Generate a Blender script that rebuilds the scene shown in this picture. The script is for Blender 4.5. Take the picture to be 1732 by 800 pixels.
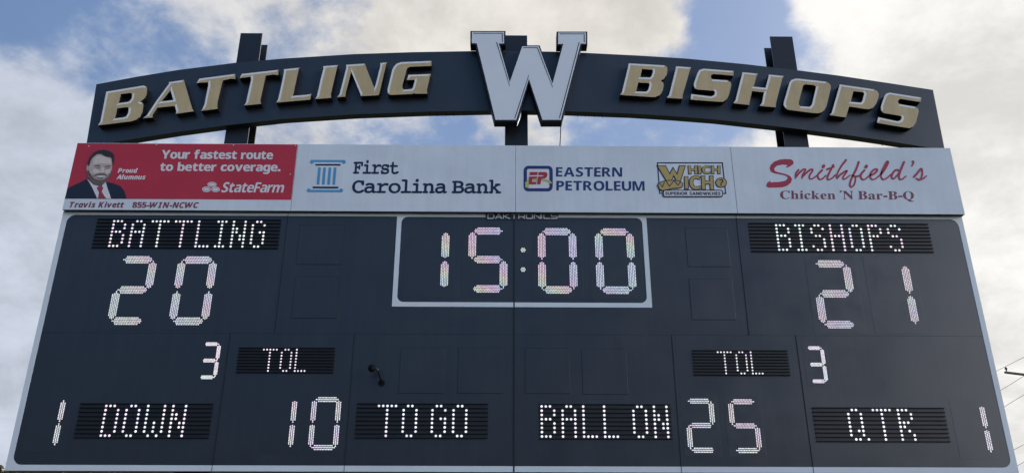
import bpy, bmesh, math, random
from mathutils import Vector, Matrix
from mathutils.geometry import tessellate_polygon

for _o in list(bpy.data.objects):
    bpy.data.objects.remove(_o)
scene = bpy.context.scene
col = scene.collection
random.seed(7)
R = math.radians

# ------------------------------------------------------------------ camera
FPX, CX, CY = 1400.0, 866.0, 400.0            # focal length and centre on the 1732 x 800 photograph
BOT = 2.65                                     # underside of the scoreboard above the ground
CAM = Vector((-0.104, -9.245, BOT - 1.055))
YAW, PITCH, ROLL = R(0.467), R(22.371), R(0.110)
_f = Vector((math.sin(YAW) * math.cos(PITCH), math.cos(YAW) * math.cos(PITCH), math.sin(PITCH)))
_r = Vector((math.cos(YAW), -math.sin(YAW), 0))
_u = _r.cross(_f)
_r, _u = _r * math.cos(ROLL) + _u * math.sin(ROLL), _u * math.cos(ROLL) - _r * math.sin(ROLL)
cam = bpy.data.objects.new('camera', bpy.data.cameras.new('camera'))
col.objects.link(cam)
cam.matrix_world = Matrix(((_r.x, _u.x, -_f.x, CAM.x), (_r.y, _u.y, -_f.y, CAM.y), (_r.z, _u.z, -_f.z, CAM.z), (0, 0, 0, 1)))
cam.data.sensor_fit = 'HORIZONTAL'
cam.data.sensor_width = 36.0
cam.data.lens = FPX / 1732.0 * 36.0
cam.data.clip_start = 0.05
cam.data.clip_end = 3000
scene.camera = cam


def ray(px, py):
    return (_r * ((px - CX) / FPX) + _u * ((CY - py) / FPX) + _f)


def P(px, py, Y=0.0):
    """where a sight line meets the upright plane y = Y"""
    d = ray(px, py)
    return CAM + d * ((Y - CAM.y) / d.y)


def XZ(pts, Y):
    return [(q.x, q.z) for q in (P(a, b, Y) for a, b in pts)]


# ------------------------------------------------------------------ light
SUN_EL, SUN_AZ = R(33), R(47)                  # azimuth from +y towards +x: behind the board, to the right
SUN = Vector((math.sin(SUN_AZ) * math.cos(SUN_EL), math.cos(SUN_AZ) * math.cos(SUN_EL), math.sin(SUN_EL)))
sun = bpy.data.objects.new('sun', bpy.data.lights.new('sun', 'SUN'))
col.objects.link(sun)
sun.data.energy = 2.0
sun.data.angle = R(2.5)
sun.data.color = (1.0, 0.93, 0.82)
sun.rotation_euler = SUN.to_track_quat('Z', 'Y').to_euler()
sun.location = (20, 20, 20)
scene.view_settings.view_transform = 'Standard'
scene.view_settings.look = 'None'
scene.view_settings.exposure = 0.0
scene.view_settings.gamma = 1.0
scene.view_settings.use_curve_mapping = False


class NT:
    """small helper for writing node trees"""
    def __init__(self, nt):
        self.nt = nt

    def n(self, kind, **kw):
        nd = self.nt.nodes.new(kind)
        for k, v in kw.items():
            if k in nd.inputs:
                nd.inputs[k].default_value = v
            else:
                setattr(nd, k, v)
        return nd

    def put(self, sock, v):
        if isinstance(v, bpy.types.NodeSocket):
            self.nt.links.new(v, sock)
        else:
            sock.default_value = v

    def math(self, op, a, b=0.0, clamp=False):
        nd = self.nt.nodes.new('ShaderNodeMath')
        nd.operation = op
        nd.use_clamp = clamp
        self.put(nd.inputs[0], a)
        self.put(nd.inputs[1], b)
        return nd.outputs[0]

    def vmath(self, op, a, b, out=0):
        nd = self.nt.nodes.new('ShaderNodeVectorMath')
        nd.operation = op
        self.put(nd.inputs[0], a)
        self.put(nd.inputs[1], b)
        return nd.outputs[out]

    def ramp(self, v, a, b, lo=0.0, hi=1.0, smooth=True):
        nd = self.nt.nodes.new('ShaderNodeMapRange')
        if smooth:
            nd.interpolation_type = 'SMOOTHSTEP'
        self.put(nd.inputs['Value'], v)
        for k, x in (('From Min', a), ('From Max', b), ('To Min', lo), ('To Max', hi)):
            nd.inputs[k].default_value = x
        return nd.outputs[0]

    def mix(self, f, a, b, blend='MIX'):
        nd = self.nt.nodes.new('ShaderNodeMix')
        nd.data_type = 'RGBA'
        nd.blend_type = blend
        self.put(nd.inputs[0], f)
        for s, v in ((nd.inputs[6], a), (nd.inputs[7], b)):
            self.put(s, v if isinstance(v, bpy.types.NodeSocket) else (*v, 1.0))
        return nd.outputs[2]

    def noise(self, vec, scale, detail=4.0, rough=0.5, dist=0.0, out=0):
        nd = self.nt.nodes.new('ShaderNodeTexNoise')
        self.put(nd.inputs['Vector'], vec)
        nd.inputs['Scale'].default_value = scale
        nd.inputs['Detail'].default_value = detail
        nd.inputs['Roughness'].default_value = rough
        nd.inputs['Distortion'].default_value = dist
        return nd.outputs[out]


world = bpy.data.worlds.new('World')
scene.world = world
world.use_nodes = True
wt = world.node_tree
wt.nodes.clear()
w = NT(wt)
sky = w.n('ShaderNodeTexSky', sky_type='NISHITA', sun_disc=False, sun_elevation=SUN_EL, sun_rotation=SUN_AZ,
          altitude=50.0, air_density=1.0, dust_density=1.0, ozone_density=1.5)
tc = w.n('ShaderNodeTexCoord')
D = w.vmath('NORMALIZE', tc.outputs['Generated'], (0, 0, 0))
sx = w.n('ShaderNodeSeparateXYZ')
wt.links.new(D, sx.inputs[0])
dz = w.math('ADD', w.math('MAXIMUM', sx.outputs[2], 0.0), 0.45)
cp = w.n('ShaderNodeCombineXYZ')
wt.links.new(w.math('DIVIDE', sx.outputs[0], dz), cp.inputs[0])
wt.links.new(w.math('DIVIDE', sx.outputs[1], dz), cp.inputs[1])
CL = cp.outputs[0]                              # the flat layer the clouds lie in
n1 = w.noise(CL, 2.3, 10.0, 0.60, 0.15)
n2 = w.noise(CL, 6.4, 10.0, 0.64, 0.10)
cover = w.math('ADD', w.math('MULTIPLY', w.math('SUBTRACT', n1, 0.5), 3.6), w.math('ADD', w.math('MULTIPLY', w.math('SUBTRACT', n2, 0.5), 3.0), w.math('MULTIPLY', w.math('SUBTRACT', w.noise(CL, 17.0, 8.0, 0.62, 0.3), 0.5), 1.5)))
# open patches (negative) and cloud banks (positive): direction, half width in degrees, strength
BANKS = [((60, 75), 5, -.75), ((280, 140), 4, -.85), ((150, 60), 3.5, -.55), ((370, 105), 3, -.45), ((580, 80), 4, -.45), ((480, 75), 3, -.2),
         ((1050, 110), 2.6, -.55), ((1200, 60), 3.4, -.75), ((1290, 110), 4, -.85), ((1400, 140), 3.4, -.85), ((1310, 40), 3.2, -.6), ((1470, 125), 2.6, -.95), ((1540, 150), 1.8, -.6),
         ((690, 215), 4, -.45), ((780, 220), 3, -.35), ((1080, 225), 5, -.35), ((1000, 160), 3, -.3),
         ((80, 170), 4, .75), ((190, 150), 3, .35), ((20, 230), 5, .25), ((330, 25), 5, .75), ((220, 10), 3, .4), ((460, 30), 4, .5), ((640, 10), 4, .4), ((780, 30), 6, .95), ((960, 40), 4, .7), ((1040, 20), 3, .45),
         ((1560, 50), 6, 1.0), ((1440, 15), 3.0, .85), ((1080, 20), 2.4, .7), ((1015, 70), 2.0, .75), ((1140, 88), 1.7, .75), ((1115, 60), 1.4, .4), ((1190, 100), 1.4, .5), ((1640, 190), 9, 1.1), ((1700, 420), 13, 1.1), ((1110, 30), 2, .35), ((1000, 115), 2.5, .3), ((40, 480), 11, .8), ((20, 700), 12, .7), ((560, 225), 4, .35), ((880, 220), 3, .3)]
for (a, b), deg, amp in BANKS:
    v = ray(a, b).normalized()
    dt = w.vmath('DOT_PRODUCT', D, tuple(v), 1)
    m = w.ramp(dt, math.cos(R(deg * 1.7)), math.cos(R(deg * .15)), 0.0, amp * .92)
    cover = w.math('ADD', cover, m)
mask = w.ramp(cover, -0.66, 0.62, 0.08, 1.0)
side = w.ramp(w.vmath('DOT_PRODUCT', D, tuple(ray(1750, 150).normalized()), 1), 0.50, 0.985)
back = w.ramp(sx.outputs[1], 0.25, -0.35)
warm = w.mix(side, (6.0, 6.5, 7.6), (9.6, 9.4, 9.05))
warm = w.mix(w.ramp(w.vmath('DOT_PRODUCT', D, tuple(ray(800, -60).normalized()), 1), .90, .998, 0, .85), warm, (8.3, 7.9, 7.35))
far_side = w.mix(w.ramp(sx.outputs[2], .06, .42), (1.1, 1.45, 2.1), (1.6, 3.2, 6.2))      # duller low over the far side of the field
warm = w.mix(back, warm, far_side)
n3 = w.noise(CL, 4.4, 10.0, 0.64, 0.2)
shade = w.ramp(w.math('ADD', n3, w.math('MULTIPLY', n2, .4)), 0.50, 0.88, 0.76, 1.08)
bank = w.ramp(w.vmath('DOT_PRODUCT', D, tuple(Vector((.90, -.42, .12)).normalized()), 1), .83, .965)   # added unseen bright patch of sky; its reflection lightens the board's right side
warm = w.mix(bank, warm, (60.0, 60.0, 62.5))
cl = w.n('ShaderNodeMix', data_type='RGBA', blend_type='MULTIPLY')
cl.inputs[0].default_value = 1.0
wt.links.new(warm, cl.inputs[6])
cc = w.n('ShaderNodeCombineColor')
for i in range(3):
    wt.links.new(shade, cc.inputs[i])
wt.links.new(cc.outputs[0], cl.inputs[7])
blue = w.mix(1.0, sky.outputs[0], (0.92, 0.95, 1.0), 'MULTIPLY')
blue = w.mix(0.5, blue, (1.75, 3.2, 6.3))
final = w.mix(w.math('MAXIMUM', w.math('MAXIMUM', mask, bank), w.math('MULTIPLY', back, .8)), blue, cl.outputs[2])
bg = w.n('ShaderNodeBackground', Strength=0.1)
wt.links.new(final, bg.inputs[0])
wo = w.n('ShaderNodeOutputWorld')
wt.links.new(bg.outputs[0], wo.inputs[0])


# ------------------------------------------------------------------ materials
def material(name, c, rough=.5, spec=.5, var=.10, scale=3.0, bump=0.0, bscale=60.0, metal=0.0, fine=.0, streak=.0):
    m = bpy.data.materials.new(name)
    m.use_nodes = True
    t = NT(m.node_tree)
    b = m.node_tree.nodes['Principled BSDF']
    g = t.n('ShaderNodeNewGeometry')
    n = t.noise(g.outputs['Position'], scale, 5.0, .6)
    k = t.ramp(n, .3, .7, 1 - var, 1 + var, False)
    if fine:
        k = t.math('MULTIPLY', k, t.ramp(t.noise(g.outputs['Position'], scale * 17, 3.0, .6), .3, .7, 1 - fine, 1 + fine, False))
    if streak:                                  # rain streaks and dust: fine upright bands with broken ends
        st = t.noise(t.vmath('MULTIPLY', g.outputs['Position'], (13.0, 13.0, .55)), 1.0, 6.0, .65)
        sp = t.noise(g.outputs['Position'], 1.1, 4.0, .6)
        k = t.math('MULTIPLY', k, t.ramp(t.math('MULTIPLY', st, t.ramp(sp, .35, .65, .85, 1.15, False)), .32, .68, 1 - streak, 1 + streak, False))
    cc = t.n('ShaderNodeCombineColor')
    for i in range(3):
        m.node_tree.links.new(t.math('MULTIPLY', k, c[i]), cc.inputs[i])
    m.node_tree.links.new(cc.outputs[0], b.inputs['Base Color'])
    m.node_tree.links.new(t.ramp(n, .3, .7, max(rough - .06, 0.02), min(rough + .06, 1), False), b.inputs['Roughness'])
    b.inputs['Specular IOR Level'].default_value = spec
    b.inputs['Metallic'].default_value = metal
    if bump:
        bp = t.n('ShaderNodeBump', Strength=bump, Distance=.004)
        m.node_tree.links.new(t.noise(g.outputs['Position'], bscale, 3.0, .6), bp.inputs['Height'])
        m.node_tree.links.new(bp.outputs[0], b.inputs['Normal'])
    return m


M = {}
M['black'] = material('black scoreboard paint', (.0125, .0145, .0198), .40, 1.0, .20, 1.6, .10, 7.0, fine=.10, streak=.22)
M['plate'] = material('black digit plate', (.0125, .0145, .0200), .40, 1.0, .12, 5.0, .06, 14.0)
M['seam'] = material('dark seam', (.010, .012, .017), .6, .45)
M['window'] = material('black display window', (.0075, .0088, .0125), .52, .65, .2, 6)
M['louvre'] = material('black louvre', (.007, .008, .012), .7, .3)
M['arch'] = material('charcoal arch paint', (.0125, .015, .0215), .42, .9, .16, 1.4, .09, 6.0, fine=.08, streak=.18)
M['navy'] = material('navy letter return', (.006, .010, .024), .55, .5, .15, 4)
M['return'] = material('dark letter return', (.006, .007, .010), .6, .4)
M['gold'] = material('old gold letter face', (.56, .425, .235), .5, .35, .08, 3.0, .05, 20.0, fine=.05, streak=.07)
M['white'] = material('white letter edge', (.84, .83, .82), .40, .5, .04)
M['face'] = material('white emblem face', (.76, .78, .81), .45, .4, .03, 1.5)
M['groove'] = material('dark inline groove', (.045, .055, .075), .6, .3)
M['panel'] = material('white ad sheet', (.69, .73, .78), .55, .25, .05, 1.1, .05, 4.0, fine=.015, streak=.035)
M['stripe'] = material('white border paint', (.72, .76, .79), .5, .4, .05, 1.8)
M['edge'] = material('ad panel edge', (.05, .055, .06), .6, .4)
M['steel'] = material('black steel', (.016, .018, .024), .42, .5, .15, 3.0, .1, 30)
M['red'] = material('red print', (.50, .032, .055), .45, .45, .07, 2.0, fine=.03)
M['redink'] = material('dark red ink', (.42, .035, .070), .45, .4, .05)
M['brown'] = material('maroon ink', (.22, .055, .085), .45, .4, .05)
M['ink'] = material('navy ink', (.012, .022, .060), .45, .4, .05)
M['blueink'] = material('blue ink', (.020, .040, .17), .45, .4, .05)
M['sky_ink'] = material('light blue ink', (.10, .33, .56), .45, .4, .05)
M['cream'] = material('white print', (.74, .72, .73), .45, .4, .03)
M['ochre'] = material('mustard print', (.50, .36, .12), .45, .4, .06)
M['lime'] = material('lime print', (.48, .52, .16), .45, .4, .06)
M['suit'] = material('dark suit print', (.018, .024, .040), .45, .4, .10, 20)
M['skin'] = material('skin print', (.56, .44, .39), .5, .4, .16, 26)
M['skin_light'] = material('light skin print', (.70, .58, .52), .5, .4, .08, 26)
M['stubble'] = material('stubble print', (.34, .26, .23), .5, .4, .2, 40)
M['teeth'] = material('teeth print', (.66, .62, .60), .5, .4, .05)
M['beard'] = material('beard print', (.15, .115, .10), .5, .4, .25, 45)
M['hair'] = material('hair print', (.035, .030, .030), .45, .4, .3, 40)
M['lip'] = material('mouth print', (.30, .16, .15), .45, .4, .1)
M['tie'] = material('red tie print', (.36, .05, .075), .45, .4, .15, 60)
M['rubber'] = material('black rubber', (.004, .004, .005), .7, .2)
M['bright'] = material('bright metal', (.6, .6, .6), .35, .5, metal=.6)
M['wood'] = material('weathered pole wood', (.12, .10, .085), .8, .3, .2, 4)
M['wire'] = material('wire', (.20, .20, .21), .6, .3)
M['grass'] = material('grass', (.052, .060, .028), .9, .2, .35, .6, .3, 12, fine=.25)
M['bark'] = material('bark', (.10, .08, .06), .9, .2, .3, 5)
M['leaf'] = material('leaves', (.075, .085, .030), .8, .2, .45, 1.3)
M['leaf2'] = material('olive leaves', (.105, .085, .040), .8, .2, .45, 1.3)


def led_material(name, strength):
    m = bpy.data.materials.new(name)
    m.use_nodes = True
    nt = m.node_tree
    b = nt.nodes['Principled BSDF']
    a = nt.nodes.new('ShaderNodeAttribute')
    a.attribute_name = 'led'
    nt.links.new(a.outputs['Color'], b.inputs['Emission Color'])
    b.inputs['Emission Strength'].default_value = strength
    b.inputs['Base Color'].default_value = (.3, .3, .32, 1)
    b.inputs['Roughness'].default_value = .3
    m.cycles.emission_sampling = 'NONE'
    return m


M['led'] = led_material('lit lamp', 1.0)


# ------------------------------------------------------------------ object helpers
def link(name, bm, mats, parent=None, smooth=False):
    me = bpy.data.meshes.new(name)
    bm.normal_update()
    bm.to_mesh(me)
    bm.free()
    o = bpy.data.objects.new(name, me)
    col.objects.link(o)
    for m in (mats if isinstance(mats, (list, tuple)) else [mats]):
        me.materials.append(M[m])
    if smooth:
        for p in me.polygons:
            p.use_smooth = True
    if parent:
        o.parent = parent
        bpy.context.view_layer.update()
        o.matrix_parent_inverse = Matrix.Translation(-PW(parent))
    return o


def PW(o):
    v = Vector(o.location)
    while o.parent:
        break
    return v if o.type == 'EMPTY' else Vector((0, 0, 0))


def tag(o, label, cat, group=None, kind=None):
    o['label'] = label
    o['category'] = cat
    if group:
        o['group'] = group
    if kind:
        o['kind'] = kind
    return o


def thing(name, loc, label, cat, group=None):
    o = bpy.data.objects.new(name, None)
    o.empty_display_size = .2
    o.location = loc
    col.objects.link(o)
    return tag(o, label, cat, group)


def bm_box(bm, x0, x1, y0, y1, z0, z1, bevel=0.0, mi=0):
    r = bmesh.ops.create_cube(bm, size=1.0)
    bmesh.ops.scale(bm, vec=(x1 - x0, y1 - y0, z1 - z0), verts=r['verts'])
    bmesh.ops.translate(bm, vec=((x0 + x1) / 2, (y0 + y1) / 2, (z0 + z1) / 2), verts=r['verts'])
    fs = {f for v in r['verts'] for f in v.link_faces}
    for f in fs:
        f.material_index = mi
    if bevel:
        es = list({e for v in r['verts'] for e in v.link_edges})
        bmesh.ops.bevel(bm, geom=es, offset=bevel, segments=2, affect='EDGES', profile=.6)


def bm_prism(bm, contours, yf, yb, mi=0, mi_side=None, back=False):
    """contours in (x, z), even-odd filled, front at yf (towards the viewer), walls back to yb"""
    contours = [c for c in contours if len(c) > 2]
    flat = [p for c in contours for p in c]
    start = [sum(len(c) for c in contours[:i]) for i in range(len(contours))]
    depth = [sum(_inside(c[0], d) for j, d in enumerate(contours) if j != i) for i, c in enumerate(contours)]
    tris = []
    for i, c in enumerate(contours):
        if depth[i] % 2:
            continue
        own = [i] + [j for j, d in enumerate(contours) if depth[j] == depth[i] + 1 and _inside(d[0], c)]
        idx = [start[j] + k for j in own for k in range(len(contours[j]))]
        tris += [tuple(idx[k] for k in t) for t in tessellate_polygon([[Vector((x, z, 0)) for x, z in contours[j]] for j in own])]
    fv = [bm.verts.new((x, yf, z)) for x, z in flat]
    bv = [bm.verts.new((x, yb, z)) for x, z in flat]
    for t in tris:
        a, b, c = (flat[i] for i in t)
        s = (b[0] - a[0]) * (c[1] - a[1]) - (b[1] - a[1]) * (c[0] - a[0])
        if abs(s) < 1e-12:
            continue
        idx = t if s > 0 else t[::-1]
        try:
            f = bm.faces.new([fv[i] for i in idx])
            f.material_index = mi
            if back:
                bm.faces.new([bv[i] for i in idx[::-1]]).material_index = mi if mi_side is None else mi_side
        except ValueError:
            pass
    k = 0
    for ci, c in enumerate(contours):
        n = len(c)
        area = sum(c[i][0] * c[(i + 1) % n][1] - c[(i + 1) % n][0] * c[i][1] for i in range(n))
        inside = sum(_inside(c[0], d) for j, d in enumerate(contours) if j != ci) % 2
        ccw = (area > 0) != bool(inside)
        for i in range(n):
            a, b = k + i, k + (i + 1) % n
            q = [fv[a], bv[a], bv[b], fv[b]]
            try:
                f = bm.faces.new(q if ccw else q[::-1])
                f.material_index = mi if mi_side is None else mi_side
            except ValueError:
                pass
        k += n


def _inside(p, poly):
    x, y = p
    r = False
    n = len(poly)
    for i in range(n):
        x1, y1 = poly[i]
        x2, y2 = poly[(i + 1) % n]
        if (y1 > y) != (y2 > y) and x < (x2 - x1) * (y - y1) / (y2 - y1) + x1:
            r = not r
    return r


def sheet(name, contours_px, Y, t, mat, parent, lift=0.0):
    """a thin printed layer traced in photograph coordinates on the plane y = Y"""
    bm = bmesh.new()
    bm_prism(bm, [XZ(c, Y) for c in contours_px], Y - lift - t, Y - lift + .0005)
    return link(name, bm, mat, parent)


def area2(c):
    return sum(c[i][0] * c[(i + 1) % len(c)][1] - c[(i + 1) % len(c)][0] * c[i][1] for i in range(len(c)))


def inset(c, d):
    """move a closed contour inward by d (mitred, limited)"""
    s = 1 if area2(c) > 0 else -1
    n = len(c)
    out = []
    for i in range(n):
        a, b, e = Vector(c[i - 1]), Vector(c[i]), Vector(c[(i + 1) % n])
        u, v = (b - a), (e - b)
        if u.length < 1e-7 or v.length < 1e-7:
            out.append(tuple(b))
            continue
        u.normalize()
        v.normalize()
        n1, n2 = Vector((-u.y, u.x)) * s, Vector((-v.y, v.x)) * s
        m = n1 + n2
        if m.length < .2:
            out.append(tuple(b + n1 * d))
            continue
        m.normalize()
        k = min(1 / max(m.dot(n1), .35), 2.4)
        out.append(tuple(b + m * d * k))
    return out


def edge_strip(bm, c, hole, d0, d1, facing, yf, mi=0, lim=.25):
    """a raised line along the edges of a contour that face a direction"""
    a, b = (inset(c, -d0), inset(c, -d1)) if hole else (inset(c, d0), inset(c, d1))
    s = 1 if area2(c) > 0 else -1
    if hole:
        s = -s
    n = len(c)
    for i in range(n):
        j = (i + 1) % n
        e = Vector(c[j]) - Vector(c[i])
        if e.length < 1e-6:
            continue
        e.normalize()
        nor = Vector((e.y, -e.x)) * s
        if nor.dot(facing) < lim:
            continue
        pts = [a[i], a[j], b[j], b[i]]
        if area2(pts) < 0:
            pts = pts[::-1]
        try:
            bm.faces.new([bm.verts.new((x, yf, z)) for x, z in pts]).material_index = mi
        except ValueError:
            pass


def tube(bm, pts, r, n=8, cap=True):
    pts = [Vector(p) for p in pts]
    rings = []
    for i, p in enumerate(pts):
        t = (pts[min(i + 1, len(pts) - 1)] - pts[max(i - 1, 0)]).normalized()
        up = Vector((0, 0, 1)) if abs(t.z) < .9 else Vector((1, 0, 0))
        a = t.cross(up).normalized()
        b = a.cross(t)
        rr = r[i] if isinstance(r, (list, tuple)) else r
        rings.append([bm.verts.new(p + (a * math.cos(2 * math.pi * k / n) + b * math.sin(2 * math.pi * k / n)) * rr) for k in range(n)])
    for q, s in zip(rings, rings[1:]):
        for k in range(n):
            bm.faces.new((q[k], q[(k + 1) % n], s[(k + 1) % n], s[k]))
    if cap:
        bm.faces.new(rings[0][::-1])
        bm.faces.new(rings[-1])


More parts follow.
